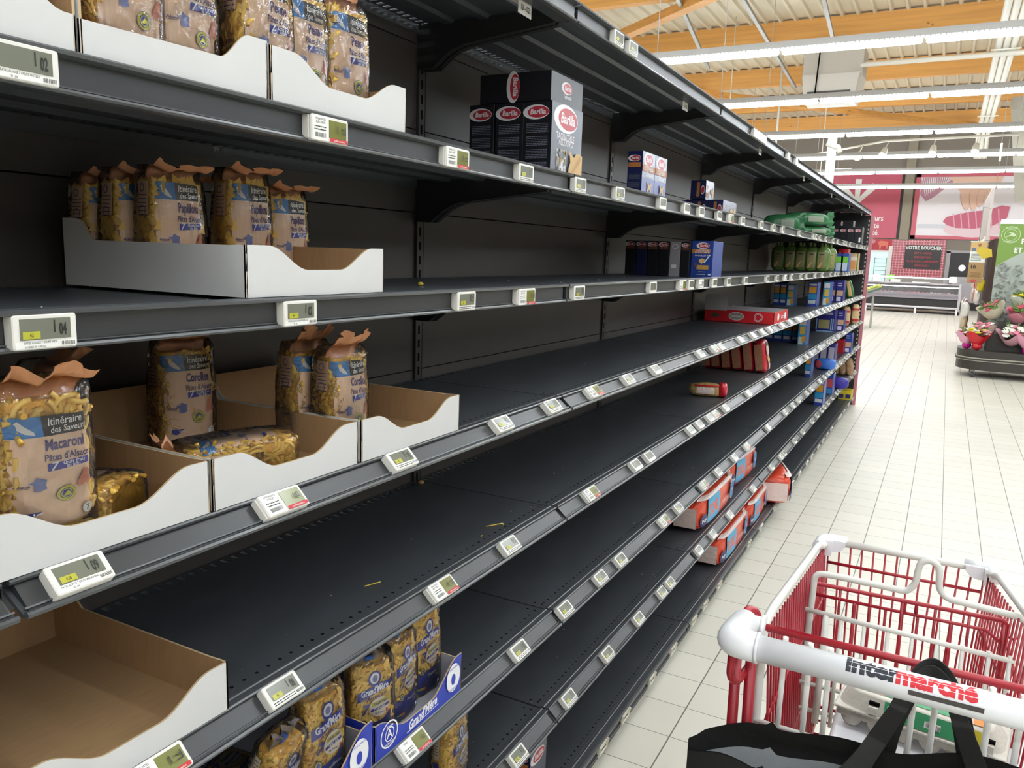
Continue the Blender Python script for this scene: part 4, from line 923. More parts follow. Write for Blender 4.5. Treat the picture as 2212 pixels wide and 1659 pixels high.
# local x -> world +Y ; front -> world +X
carton('pasta_box', 'tall black-and-slate tagliatelle box with a cream pasta picture on its front', (-.085-.04, .155, h2-.004), .185, .078, .182, M_DK, art_tagli, art_dside, group=g)
carton('pasta_box', 'tall black box, middle of the three standing side by side', (-.204, .155, h2-.004), .185, .078, .182, M_DK, None, art_dside, group=g)
carton('pasta_box', 'tall black box, leftmost of the three standing', (-.285, .155, h2-.004), .185, .072, .182, M_DK, None, art_dside, group=g)
o = carton('pasta_box', 'black pasta box lying on top of the three tall ones, logo turned sideways', (-.19, .155, h2+.1785), .19, .20, .070, M_DK, lambda p, w, h: (logo(p, 0, h*.6, .05), p.text('Tagliatelle', 0, h*.3, .012, M_OVW)), None, group=g)
p = Print(.0003); logo(p, -.02, .036, .062, -PI/2); p.build('side_print', lambda u, v, q: (-.095-q-.0001, -u-.02, v), o)
for i, (y, l) in enumerate(((.835, 'left one of the two slate-blue farfalle boxes on the second shelf'), (.963, 'right one of the two slate-blue farfalle boxes on the second shelf'))):
    carton('pasta_box', l, (-.125, y, h2-.004), .124, .05, .15, M_NAVY, art_int, art_intside, group='farfalle boxes on the second shelf')
def art_lay(p, w, h):
    p.rect(-w/2, 0, w/2, h, mat('box_slateblue', '5c6480', .3)); logo(p, -w*.32, h*.65, h*.42); p.rect(-w*.46, h*.12, -w*.1, h*.38, M_ORG); p.ell(w*.12, h*.45, w*.1, h*.14, M_FUS); p.ell(w*.35, h*.4, w*.08, h*.25, M_FUS)
def art_lays(p, w, h): p.rect(-w*.1, h*.15, w*.1, h*.9, M_ORG); p.ell(w*.3, h*.5, w*.13, h*.24, M_OVW); p.ell(w*.3, h*.5, w*.1, h*.19, M_OVR)
for i, (x, z, l) in enumerate(((-.155, 0, 'front lying navy pasta box of the stack on the second shelf, pale front'), (-.228, 0, 'middle lying navy pasta box of the bottom row, second shelf'), (-.30, 0, 'rear lying navy pasta box of the bottom row, second shelf'), (-.235, .078, 'navy pasta box on top of the small stack, second shelf'))):
    carton('pasta_box', l, (x, 2.06 if i < 3 else 1.99, h2-.004+z), .26 if i < 3 else .14, .070, .077 if i < 3 else .085, M_NAVY, art_lay, art_lays, group='lying navy boxes on the second shelf')
# third shelf: row of narrow boxes side on
h3b = H[2]-.0025; g = 'narrow pasta boxes on the third shelf'
for i, (x0, x1, m, l) in enumerate(((-.356, -.314, M_DK, 'leftmost dark narrow box of the row on the third shelf'), (-.31, -.266, M_NAVY, 'second dark narrow box with a pale oval, third shelf'), (-.262, -.219, M_DK, 'third dark narrow box of the row, third shelf'), (-.216, -.174, M_DK, 'dark narrow box just left of the silver one'), (-.171, -.129, M_SIL, 'silver-grey narrow box in the row on the third shelf'), (-.124, -.092, M_DK, 'narrow dark box touching the bright blue one'))):
    carton('pasta_box', l, ((x0+x1)/2, 1.42, h3b), (x1-x0), .14, .137, m, (lambda p, w, h: (logo(p, 0, h*.9, w*.8), p.rect(-w*.45, h*.76, w*.4, h*.84, mat('band_dim', '6b4030', .5)))) if m != M_SIL else (lambda p, w, h: (p.ell(0, h*.86, w*.3, h*.07, M_OVW, 16, ring=.002), p.rect(-w*.3, h*.24, w*.2, h*.34, M_OVW))), None, (0, 0, 0), g)
carton('pasta_box', 'bright blue whole-wheat pasta box facing the camera on the third shelf', (-.0475, 1.45, h3b), .084, .15, .142, M_RBL, art_coq, None, (0, 0, -.0), g)
# far end, second shelf: dark boxes and one on its side
for i in range(5): carton('pasta_box', 'dark pasta box with pink oval, %s in the far-end row of the second shelf' % (OW[i]), (-.300+.069*i+.02, 6.95, h2-.004), .066, .18, .165, M_DK, lambda p, w, h: (logo(p, 0, h*.78, w*.72), p.rect(w*.1, h*.1, w*.35, h*.38, M_OVW) if i == 4 else None), None, (0, 0, 0), 'dark boxes at the far end of the second shelf')
carton('pasta_box', 'dark pasta box lying over the far-end row of the second shelf', (-.16, 6.95, h2+.162), .20, .18, .06, M_DK, lambda p, w, h: logo(p, 0, h*.5, h*.6, -PI/2), None, (0, 0, 0))

# coloured boxes of the far bays -------------------------------------------
def blocks(*bl):
    def f(p, w, h):
        for x0, z0, x1, z1, c in bl: p.rect(-w/2+x0*w, z0*h, -w/2+x1*w, z1*h, mat('blk_'+c, c, .5))
    return f
A_SKY = blocks((.1, .55, .9, .82, 'd59a2c'), (.1, .86, .9, .94, 'd8c9cf'), (.04, .3, .96, .52, '2c8fc0'), (.1, .12, .9, .26, 'cfd8dc'), (.04, .0, .96, .1, '2a3fa0'))
A_SKYF = blocks((.0, 0, 1, 1, '3a9ad0'), (.12, .75, .9, .95, 'e8dde0'), (.2, .4, .85, .7, 'e0b850'), (.1, .02, .6, .3, 'e3dccf'), (.5, .1, .95, .35, 'dba540'))
A_VIO = blocks((.06, .3, .94, .55, 'c9a684'), (.1, .85, .7, .9, 'cfcbe4'), (.1, .75, .7, .79, 'cfcbe4'), (.1, .05, .7, .24, 'd4d4e0'))
A_GRN = blocks((.05, .5, .95, .82, '6cb83a'), (.1, .05, .9, .48, 'b9c8d8'), (.05, .84, .8, .97, '263a90'))
A_RED = blocks((.1, .6, .9, .66, 'c99a88'), (.2, .3, .85, .45, '8a4a40'), (.1, .06, .5, .12, 'e0b0a8'))
A_SPG = blocks((0, 0, 1, 1, 'd9b58a'), (.2, .1, .8, .55, 'd89a55'), (.1, .62, .9, .8, 'e8dcc8'), (.9, 0, 1, 1, '5a7a3a'))
A_STR = blocks((.15, .15, .75, .55, 'a8a070'), (.05, .0, .95, .06, '8fb0d8'), (.1, .8, .9, .9, 'b9b4d0'), (.8, .1, .86, .6, '9ec0e8'), (.9, .1, .96, .6, '9ec0e8'), (.02, .1, .08, .6, '9ec0e8'))
A_YEL = blocks((.0, 0, 1, 1, 'd9c22a'), (.05, .15, .4, .6, '2a2f6a'), (.55, .15, .95, .6, '2a2f6a'))
A_PNK = blocks((.1, .1, .9, .85, 'b0aab8'), (.05, .9, .95, 1, '2a2f80'))
A_REDB = blocks((0, .35, 1, .75, 'c04a50'), (.1, .05, .9, .3, '3f8fc8'))
M_BX = mat('box_blue', '20459c', .35); M_BXV = mat('box_violet', '2b2a80', .35); M_BXR = mat('box_redd', 'b3202a', .35)
def row(level, y, xs, w, h, m, art, n_, desc, grp, d=.16, rot=0, z=0):
    for i, x in enumerate(xs):
        carton('pasta_box', desc % OW[i] if '%s' in desc else desc, (x, y, H[level-1]-.0025+z), w, d, h, m, art, None, (0, 0, rot), grp)
row(3, 4.75+.9, [-.04+.03, .03-.0], .062, .155, M_BX, A_GRN, 0, 'blue and green pasta box on the third shelf near the end, %s from the left', 'green-banded boxes on the third shelf')
row(3, 6.2, [-.045], .085, .20, M_BXR, A_RED, 0, 'tall red pasta box near the aisle end of the third shelf', None)
row(3, 6.9, [-.03], .10, .17, mat('box_tan', 'c9a27a', .4), A_SPG, 0, 'spaghetti-picture box at the aisle end of the third shelf', None)
row(4, 4.95, [-.375, -.325], .047, .17, M_BX, A_SKY, 0, 'dim blue box deep on the fourth shelf, %s from the left', 'dim blue boxes on the fourth shelf')
row(4, 4.95, [-.268], .055, .165, M_BX, A_SKYF, 0, 'dim cream-and-blue box right of the dim blue ones, fourth shelf', None)
row(4, 5.0, [-.112], .068, .19, M_BX, A_SKY, 0, 'bright blue and orange pasta box on the fourth shelf', None)
row(4, 5.3, [-.045], .055, .19, M_BX, A_SKYF, 0, 'light blue and cream pasta box next to the orange one, fourth shelf', None)
row(4, 6.0, [-.085, -.020], .060, .19, M_BXV, A_VIO, 0, 'violet and beige pasta box on the fourth shelf, %s from the left', 'violet boxes on the fourth shelf')
row(5, 4.9, [-.40, -.33, -.26, -.19], .066, .17, M_BX, A_SKY, 0, 'blue and orange pasta box on the fifth shelf, %s from the left', 'blue boxes on the fifth shelf')
row(5, 4.75, [-.125], .06, .20, M_BX, A_SKYF, 0, 'cream and orange side of a box ending the blue row, fifth shelf', None)
row(5, 6.15, [-.135], .16, .20, M_BXV, A_STR, 0, 'big dark blue striped carton on the fifth shelf', None, .2)
row(5, 6.35, [-.025], .06, .19, M_BXV, A_VIO, 0, 'violet box with beige band right of the striped carton', None)
row(6, 5.0, [-.095], .045, .19, M_BX, A_SKY, 0, 'narrow blue and orange box standing alone on the sixth shelf', None)
row(6, 5.9, [-.16, -.095, -.03], .06, .19, M_BXV, A_PNK, 0, 'violet and white box on the sixth shelf, %s from the left', 'violet boxes on the sixth shelf')
row(6, 7.0, [-.15, -.075], .07, .14, M_BXR, blocks((.1, .1, .3, .9, 'c04048')), 0, 'red box near the end of the sixth shelf, %s from the left', 'red boxes on the sixth shelf')
row(6, 7.1, [-.01], .06, .2, M_BX, A_VIO, 0, 'blue box at the aisle end of the sixth shelf', None)
row(7, 5.35, [-.035], .07, .21, M_BX, A_SKY, 0, 'blue and orange box with white edge on the seventh shelf', None)
row(7, 6.0, [-.03], .055, .19, M_BX, A_REDB, 0, 'red and blue box behind the blue one on the seventh shelf', None)
row(8, 7.75, [-.05], .13, .10, mat('box_yellow', 'd0b92c', .4), A_YEL, 0, 'yellow and navy box at the end of the bottom shelf', None, .2)
carton('pasta_box', 'navy box with pale oval logo at the bottom edge of the picture, bottom shelf', (-.075, .06, H[7]-.0025), .10, .05, .155, M_NAVY, lambda p, w, h: (p.rect(-w/2, 0, w/2, h, M_SLATE), logo(p, 0, h*.8, w*.7)), art_intside)

# red lidded carton on the fourth shelf (open display tray)
M_RC = mat('carton_red', 'cf2029', .4); M_GIN = mat('carton_inside', 'b7b2b4', .6)
def red_deco(r):
    p = Print(.0004)
    for x in (.12, .33): p.ell(x, .034, .028, .02, M_WP, 20); 
    p.lines(.2, .034, .3, 2, .01, .004, M_WP)
    p.build('front_print', lambda u, v, o: (u, -o-.0002, v), r)
    p = Print(.0004); p.ell(.06, .033, .028, .014, mat('olive_dark', '4a4630', .5), 20); p.ell(.06, .033, .028, .014, M_RC, 20, ring=.002); p.ell(.18, .033, .042, .023, M_WP, 24); p.ell(.18, .033, .039, .02, mat('oval_grey', '9a8f84', .5), 24); p.text('Pâtes Fraîches', .18, .033, .013, M_WP, shear=.2, sx=.8)
    p.ell(.30, .033, .024, .024, M_WP, 24, ring=.002); p.ell(.30, .033, .018, .018, M_WP, 24, ring=.002)
    p.build('side_print', lambda u, v, o: (-o-.0002, .385-u, v), r)
tray('red_tray', 'open red printed display carton on the fourth shelf, tall grey flap at its left', (.0, 2.75, H[3]+.0), .42, .385, hi=.066, lo=.066, back=.066, mo=M_RC, mi_=M_GIN, sideh=.066, sidelo=.066, deco=red_deco, prof=lambda s: .066)
o = MB().box((-.001, 0, 0), (.001, .125, .09)).build('flap', M_GIN, bpy.data.objects['red_tray']); o.location = (.0, .26, .06)

# ================================================================== soft packs
def pillow(w, d, h, seed=1, n=3.0, pin=.0, nu=28, nv=16, wrk=.004):
    """soft pack: w along x, d along y, h up; origin bottom centre"""
    q = random.Random(seed); ph = [q.uniform(0, 6) for _ in range(6)]
    def fn(u, v):
        th = u*2*PI; f = (v-.5)*PI; cz = abs(math.sin(f))**(2/n)*(1 if f > 0 else -1); rr = max(math.cos(f), 0)**(2/n)
        x = abs(math.cos(th))**(2/n)*(1 if math.cos(th) > 0 else -1)*rr*w/2; y = abs(math.sin(th))**(2/n)*(1 if math.sin(th) > 0 else -1)*rr*d/2; z = cz*h/2
        k = wrk*math.sin(x*70+ph[0]+z*40)*math.sin(y*60+ph[1])
        return (x+k*(1 if x > 0 else -1), y+k*.7, z+h/2+k*.5*(v*(1-v)*4))
    return MB().grid(fn, nu, nv, 0, True, True)
def fin(w, h, y0, seed=2):
    q = random.Random(seed); a = q.uniform(0, 6)
    b = MB().grid(lambda u, v: ((u-.5)*w*(1+.15*v), y0+.006*math.sin(u*14+a)*(v+.3), v*h+.003*math.sin(u*19+a)), 14, 4)
    return b.add([(x, y+.001, z) for x, y, z in b.v[:75]], [list(f) for f in b.f[:56]], 0, True)
M_ORP = mat('pack_orange', 'd8462a', .3, bump=.3, bscale=25); M_WWIN = mat('pack_window', 'e6cfc8', .35, bump=.5, bscale=60); M_CYAN = mat('pack_cyan', '3ea0cf', .4); M_INDG = mat('pack_indigo', '2c2360', .4)
orp = empty('paper_pack', '', 'soft pack')
pillow(.40, .10, .16, 3, 4.5).build('wrapper', M_ORP, orp)
def pm(w, d, h, n=4.5):
    def f(u, v, o):
        uu = min(abs(u/(w/2)), .98); vv = min(abs((v-h/2)/(h/2)), .98); return (u, -(d/2)*max(1-uu**n-vv**n, .02)**(1/n)-o-.0045, v)
    return f
p = Print(.0004)
p.poly([(-.14, .03), (-.02, .03), (-.02, .135), (-.04, .15), (-.12, .15), (-.14, .13)], M_CYAN); p.text('XXL', -.08, .085, .07, M_ORP, sx=.7, bold=.05)
p.ell(-.165, .055, .022, .032, M_INDG, 16); p.text('NF', -.165, .055, .022, M_OVW, bold=.03); p.text('DOUX SEC', .05, .07, .02, M_WWIN, sx=.8); p.ell(.13, .085, .03, .048, M_CYAN, 18); p.ell(.13, .085, .022, .038, mat('pack_blue', '2650a8', .4), 18); p.text('W', .13, .085, .03, M_OVW)
p.rect(-.19, .145, .19, .156, M_WWIN)
p.build('front_print', pm(.4, .1, .16), orp, .02)
p = Print(.0004); p.rect(-.035, .03, .035, .12, M_WWIN); p.build('side_window', lambda u, v, o: (-.2003-o-.004, -u, v), orp, .02)
fin(.08, .03, 0, 5).build('end_seal', M_ORP, orp).matrix_local = Matrix.Translation((.2, 0, .08)) @ Matrix.Rotation(PI/2, 4, 'Y')
O = Proto(orp)
for x, y, l, rz, sz, lab in ((-.085, 1.86, 7, .0, (1.6, 1.4, .98), 'left orange-red tissue pack on the seventh shelf'), (-.11, 2.55, 7, -.05, (1.35, 1.25, 1.0), 'right orange-red tissue pack on the seventh shelf, end turned out'),
                   (-.075, 2.27, 8, 0, (1.55, 1.3, 1.0), 'leftmost orange-red tissue pack on the bottom shelf'), (-.075, 2.88, 8, .02, (1.35, 1.25, 1.0), 'middle orange-red tissue pack on the bottom shelf'), (-.075, 3.42, 8, .35, (1.3, 2.2, 1.25), 'rightmost and most tilted orange-red tissue pack on the bottom shelf')):
    O.put((x, y, H[l-1]-.002), (0, 0, R90+rz), lab, 'orange-red tissue packs', sz)
# leaning red-and-brown packs, fifth shelf
M_RPK = mat('pack_red', 'c01f2e', .3, bump=.3, bscale=25); M_GRN_ = mat('pack_grain', '9a6a50', .6, noise=.25, nscale=90)
rp = empty('vermicelli_pack', '', 'soft pack'); pillow(.17, .06, .19, 8, 4).build('wrapper', M_RPK, rp)
p = Print(.0004); p.rect(-.022, .02, .022, .165, M_GRN_); p.build('side_window', lambda u, v, o: (-.0855-o-.004, -u, v), rp, .02)
p = Print(.0004); p.ell(.0, .125, .035, .03, M_WWIN, 16); p.ell(0, .16, .02, .012, mat('olive_dark', '4a4630', .5), 12); p.poly([(-.03, .09), (.02, .095), (.04, .06), (.0, .05), (-.02, .065)], M_FUS); p.poly([(0, .05), (.03, .05), (.04, .015), (.01, .012)], M_WWIN)
p.build('front_print', pm(.17, .06, .19, 4), rp, .02); RP = Proto(rp)
for i, x in enumerate((-.365, -.31, -.25, -.19, -.125, -.062)):
    RP.put((x, 2.90, H[4]-.002), (-.16, 0, R90), 'red pack with brown side window leaning in a row, %s' % ('front one with its label out' if i == 5 else OW[i]+' from the left'), 'leaning red packs on the fifth shelf')
lp = empty('vermicelli_pack', 'cream and red pack lying on its side on the fifth shelf', 'soft pack', (-.12, 1.89, H[4]-.002), (0, 0, .32))
pillow(.165, .07, .062, 33, 3).build('wrapper', mat('pack_beige', 'b89a5e', .4, noise=.35, nscale=60, bump=.4), lp)
o = pillow(.045, .074, .066, 34, 3).build('red_end', M_RPK, lp); o.location = (.068, 0, -.001)
p = Print(.0004); p.rect(-.05, .015, .03, .045, M_WWIN); p.rect(-.06, .05, .05, .056, M_RPK); p.build('front_print', pm(.165, .07, .062, 3), lp, .015)
# green rice-like bags
M_GBAG = mat('bag_green', '5f7a3c', .25, noise=.15, nscale=12, bump=.5, bscale=22); M_GRN2 = mat('bag_deepgreen', '2f7044', .3, bump=.4, bscale=22)
gb = empty('rice_bag', '', 'rice bag'); pillow(.115, .09, .19, 11, 3).build('wrapper', M_GBAG, gb); fin(.05, .03, 0, 3).build('top_seal', M_GBAG, gb).location = (0, 0, .185)
p = Print(.0004); p.rect(-.03, .03, .03, .15, mat('bag_olive', '8a8458', .45)); p.rect(-.015, .128, .015, .135, M_LBK); p.poly([(-.03, .03), (-.01, .03), (.01, .08), (-.01, .06)], M_FUS); p.build('front_print', pm(.115, .09, .19, 3), gb, .015); GB = Proto(gb)
for i, x in enumerate((-.33, -.245, -.165, -.09, -.01)):
    GB.put((x-.03, 4.75, H[2]-.002), (0, 0, .1*(i % 2)), 'green bag in the shadowed row of the third shelf, %s from the left' % OW[i], 'green bags on the third shelf')
GB.put((.0-.035, 5.05, H[2]-.002), (0, 0, .5), 'rightmost green bag on the third shelf, shining at its side', 'green bags on the third shelf')
gl = empty('green_bag', '', 'rice bag'); pillow(.24, .12, .085, 12, 3).build('wrapper', M_GRN2, gl); p = Print(.0004); p.rect(-.01, .025, .075, .06, mat('label_sage', '8f9a86', .5)); p.build('front_print', pm(.24, .12, .085, 3), gl, .02)
fin(.09, .035, 0, 4).build('end_seal', M_GRN2, gl).matrix_local = Matrix.Translation((.115, 0, .045)) @ Matrix.Rotation(PI/2, 4, 'Y'); GL = Proto(gl)
GL.put((-.10, 4.35, H[1]-.002), (0, 0, .6), 'bright green bag lying on the second shelf, lower of two', 'green bags on the second shelf', (1.3, 1.2, .8)); GL.put((-.12, 4.3, H[1]+.065), (0, 0, .55), 'bright green bag lying on top, pale label facing out', 'green bags on the second shelf', (1.35, 1.2, 1.1))
GL.put((-.22, 3.95, H[1]-.002), (0, 0, .3), 'dark green bag behind the bright green ones, second shelf', 'green bags on the second shelf', (1, 1, 1.5))
def soft(name, label, loc, dims, m, rot, art=None, cat='soft pack', seed=5):
    r = empty(name, label, cat, loc, rot); pillow(*dims, seed, 3.4).build('wrapper', m, r)
    if art: p = Print(.0004); art(p, dims[0], dims[2]); p.build('front_print', pm(*dims, 3.4), r, .02)
    return r
M_CRB = mat('pack_cream', 'd8b98a', .45, bump=.3)
A_RY = lambda p, w, h: (p.rect(-w*.4, h*.7, w*.4, h*.8, M_RPK), p.rect(-w*.4, h*.15, w*.4, h*.28, M_RPK))
soft('pasta_pack', 'red and cream round-edged pack on the fifth shelf, left one', (-.055, 6.95, H[4]-.002), (.085, .09, .20), M_CRB, (0, 0, .3), A_RY); soft('pasta_pack', 'red and cream round-edged pack on the fifth shelf, right one', (.0, 7.3, H[4]-.002), (.08, .09, .21), M_CRB, (0, 0, .2), A_RY)
soft('pasta_pack', 'green wedge-shaped pack leaning at the end of the fourth shelf', (-.02, 6.9, H[3]-.002), (.08, .09, .19), M_GRN2, (0, -.25, 0), lambda p, w, h: p.rect(-w*.1, h*.1, w*.3, h*.9, M_FUS))
soft('pasta_pack', 'blue and pink pack lying near the end of the sixth shelf', (-.035, 5.5, H[5]-.002), (.17, .11, .095), mat('pack_sky', '3a6fc8', .35, bump=.3), (0, 0, 0), lambda p, w, h: p.ell(-w*.3, h*.5, w*.16, h*.35, mat('pack_pink', 'c8505c', .4)))
soft('pasta_pack', 'violet pack lying on the seventh shelf', (-.02, 6.35, H[6]-.002), (.22, .13, .11), mat('pack_violet', '3a2f98', .35, bump=.3), (0, 0, 0), lambda p, w, h: p.ell(-w*.15, h*.75, w*.1, h*.12, M_FUS))
for i, x in enumerate((-.13, -.065, .005)):
    soft('brown_pack', 'brown paper pack at the end of the seventh shelf, %s from the left' % OW[i], (x-.005, 7.4, H[6]-.002), (.075, .1, .19), mat('pack_brown', 'a58262', .7, noise=.2, nscale=25, bump=.3), (0, -.1, 0), None, seed=20+i)
# crumbs, broken spaghetti
M_SPAG = mat('spaghetti', 'd8c24a', .5)
for x, y, a, ln, l, lb in ((-.065, -.202, -.5, .045, 4, 'long broken spaghetti piece on the fifth shelf, right one'), (-.053, -.282, .2, .008, 4, 'tiny pasta crumb on the fifth shelf near the front holes'), (-.050, -.187, .4, .008, 4, 'pasta crumb beside the right spaghetti piece'), (-.094, -.62, -.37, .035, 4, 'long broken spaghetti piece on the fifth shelf, left one')):
    o = MB().tube([(-ln/2, 0, 0), (ln/2, 0, 0)], .0011, 6).build('spaghetti_piece', M_SPAG); o.location = (x, y, H[l]-.0015); o.rotation_euler = (0, 0, R90+a); tag(o, lb, 'pasta crumb')
o = MB().ball((0, 0, .004), .006, 0, 7, (1.3, 1, .7)).build('pasta_crumb', M_SPAG); o.location = (-.16, -.38, H[2]-.003); tag(o, 'yellow pasta crumb on the third shelf right of the tray', 'pasta crumb')
o = MB().ball((0, 0, .004), .008, 0, 7, (1.3, 1, .7)).build('pasta_crumb', M_FUS); o.location = (-.40, -.02, H[4]-.003); tag(o, 'tan crumb at the foot of the upright on the fifth shelf', 'pasta crumb')
q = random.Random(12)
b = MB()
for l in (2, 3, 4, 5, 6, 7):
    for i in range(46):
        x = -.03-abs(q.gauss(0, .13)); y = q.uniform(-1.3, 4); s_ = q.uniform(.0006, .0016)
        if x < -.4: continue
        b.box((x, y, H[l]-.003), (x+s_*2, y+s_*1.5, H[l]-.003+s_))
o = b.build('crumb_dust', mat('dust_pale', 'b5b1a6', .8)); tag(o, 'fine pale crumbs scattered over the bare shelves', 'crumbs', None, 'stuff')

# ================================================================== shopping trolley
M_CRED = mat('trolley_red', 'a81c2c', .35, spec=.6); M_CWH = mat('trolley_white', 'e4e2db', .35, spec=.6); M_HW = mat('handle_white', 'f1f1f4', .3)
CX, CY = .80, -.06
ct = empty('shopping_trolley', 'red wire shopping trolley with white rims and a printed white push handle', 'shopping trolley', (CX, CY, 0))
def cpart(b, name, m, label=None):
    o = b.build(name, m, ct, (-CX, -CY, 0), label); return o
def arc(pts, r=.02, n=4):
    """round the corners of a polyline"""
    P = [Vector(p) for p in pts]; out = [P[0]]
    for i in range(1, len(P)-1):
        a = (P[i-1]-P[i]); c = (P[i+1]-P[i]); d = min(r, a.length*.45, c.length*.45); a = P[i]+a.normalized()*d; c = P[i]+c.normalized()*d
        for k in range(n+1): t = k/n; out.append(a*(1-t)**2+P[i]*2*t*(1-t)+c*t*t)
    return out+[P[-1]]
RX = 1.045
b = MB()
b.tube(arc([(.597, -.44, .33), (.592, -.43, .80), (.592, -.43, .985), (.594, -.36, .990), (.600, .22, .925), (.603, .27, .905), (.608, .315, .900)], .03), .0085, 8)
b.tube(arc([(RX-.005, -.44, .33), (RX, -.43, .80), (RX, -.43, .985), (RX-.004, -.36, .990), (.975, .24, .925), (.97, .28, .908), (.958, .315, .902)], .03), .0085, 8)
b.tube([(.612, .325, .905), (.955, .325, .905)], .009, 8); cpart(b, 'basket_rim', M_CWH)
def lerp(a, c, t): return tuple(a[i]+(c[i]-a[i])*t for i in range(3))
def gridpanel(tl, tr, bl, br, nv, hs, rv=.0024, rh=.0028):
    b = MB()
    for i in range(nv+1): t = i/nv; b.tube([lerp(tl, tr, t), lerp(bl, br, t)], rv, 5)
    for h_, r_ in hs: b.tube([lerp(tl, bl, h_), lerp(tr, br, h_)], r_ or rh, 6)
    return b
b = gridpanel((.596, -.40, .975), (.606, .31, .895), (.628, -.36, .40), (.635, .27, .48), 27, ((.3, .003), (.62, .003), (.98, .004)))
b.tube([(.592, -.43, .72), (.604, .31, .89)], .0045, 6); b.tube([(.60, -.43, .45), (.612, .31, .78)], .0045, 6); cpart(b, 'side_grid', M_CRED)
b = gridpanel((RX-.004, -.40, .975), (.963, .31, .895), (1.01, -.36, .40), (.94, .27, .48), 27, ((.3, .003), (.62, .003), (.98, .004)))
b.tube([(RX, -.43, .72), (.97, .31, .89)], .0045, 6); cpart(b, 'side_grid', M_CRED)
b = gridpanel((.612, .322, .898), (.955, .322, .898), (.634, .275, .48), (.935, .275, .48), 13, ((.11, .0042), (.72, .004), (.8, .004), (1, .004)))
cpart(b, 'front_grid', M_CRED)
b = gridpanel((.628, -.36, .40), (1.01, -.36, .40), (.634, .275, .48), (.935, .275, .48), 13, [(k/12, .0028) for k in range(13)])
cpart(b, 'base_grid', M_CRED)
# push handle
b = MB(); b.tube([(.598, -.545, 1.0), (RX+.03, -.545, 1.0)], .0205, 20, 0); h = cpart(b, 'push_handle', M_HW)
def on_handle(u, v, o):
    a = math.radians(52)+v/.0206; return (u, -.545-(.0207+o)*math.cos(a), 1.0+(.0207+o)*math.sin(a))
p = Print(.0001); M_HB = mat('lettering_dark', '1f2230', .5); M_HR = mat('lettering_red', 'd8202f', .5)
p.text('inter', .769, .003, .037, M_HB, sx=1.0, shear=.0, bold=.05); p.text('marché', .8515, .003, .037, M_HR, sx=.92, bold=.05)
p.rect(.738, -.0022, .925, -.0014, M_HW); p.rect(.738, .0055, .925, .0062, M_HW); p.rect(.818, -.0205, .912, -.0135, mat('handle_strip', '4a4443', .4))
p.build('lettering', on_handle, h, .006)
b = MB()
b.tube(arc([(.606, -.545, 1.0), (.560, -.545, 1.0), (.566, -.455, .995)], .03, 6), .0235, 16, 0); b.tube([(.602, -.545, 1.0), (.607, -.545, 1.0)], .0245, 16)
b.tube([(.572, -.437, .988), (.592, -.43, .985)], .015, 12); b.tube([(.588, -.43, .985), (.596, -.43, .985)], .0185, 12)
b.tube(arc([(RX+.028, -.545, 1.0), (RX+.075, -.545, 1.0), (RX+.068, -.455, .995)], .03, 6), .0235, 16); cpart(b, 'handle_elbow', M_HW)
b = MB(); b.tube([(.592, -.425, .982), (RX, -.425, .982)], .0065, 8)
b.tube(arc([(.835, -.43, .975), (.838, -.455, .968), (.858, -.455, .968), (.861, -.43, .975)], .012), .005, 6); cpart(b, 'cross_bar', M_CRED)
b = MB()
for s_, x in ((1, .56), (-1, RX+.075)):
    b.tube(arc([(x, -.475, .99), (x+.005*s_, -.43, 1.01), (x+.018*s_, -.415, 1.0), (x+.018*s_, -.42, .94)], .02), .008, 8)
    b.tube(arc([(x-.002*s_, -.50, .985), (x-.003*s_, -.50, .915), (x+.006*s_, -.485, .900), (x+.026*s_, -.40, .925)], .015), .0065, 8)
    b.tube([(x+.002*s_, -.485, .985), (x+.006*s_, -.47, .33)], .009, 8); b.tube([(x+.02*s_, -.455, .975), (x+.03*s_, -.45, .33)], .009, 8)
cpart(b, 'rear_leg', M_CRED)
# white rear wires of the child seat, folding flap, hump bar
b = MB()
for x in (.632, .672, .703, .829, .859, .93, .97, 1.01): b.tube([(x, -.445, .982), (x-.002, -.43, .70)], .0048, 6)
for z in (.815, .70): b.tube([(.592, -.437, z), (RX, -.437, z)], .0042, 6)
cpart(b, 'seat_back_wires', M_CWH)
b = MB()
b.tube(arc([(.620, -.02, .60), (.619, -.005, .80), (.621, .0, .936), (.66, .0, .938), (.800, .0, .936), (.814, .0, .955), (.816, .0, .985), (.819, .0, 1.004), (.835, .0, 1.012), (.851, .0, 1.004), (.855, .0, .985), (.857, .0, .955), (.874, .0, .938), (.90, .0, .937), (1.015, .0, .930), (1.02, -.005, .80), (1.02, -.02, .6)], .026, 5), .0068, 10)
b.tube([(.612, -.03, .862), (1.025, -.03, .850)], .0055, 8)
for x in (.655, .685, .73, .775, .82, .865, .91, .955, .99): b.tube([(x, -.03, .860), (x, -.05, .62)], .0042 if x != .655 else .0075, 6)
for z in (.78, .70, .64): b.tube([(.60, -.04, z), (1.02, -.04, z)], .0045, 6)
cpart(b, 'seat_frame', M_CWH)
b = MB()
b.tube(arc([(.612, .05, .60), (.609, .05, .893), (.985, .05, .897), (.985, .05, .60)], .012), .0048, 7)
for i in range(1, 13): b.tube([(.609+.031*i, .05, .868 if i % 2 else .893), (.612+.031*i, .045, .60)], .0032 if i % 3 else .0045, 5)
b.tube([(.609, .05, .868), (.95, .05, .870), (.985, .05, .845)], .0038, 6)
b.tube(arc([(.80, .05, .869), (.80, .05, .896), (.822, .05, .896), (.822, .05, .869)], .009), .0032, 6)
b.tube([(.609, .05, .868), (.596, .04, .866), (.594, .04, .858)], .003, 5); b.tube([(.985, .05, .868), (1.0, .045, .864), (1.004, .04, .872)], .003, 5)
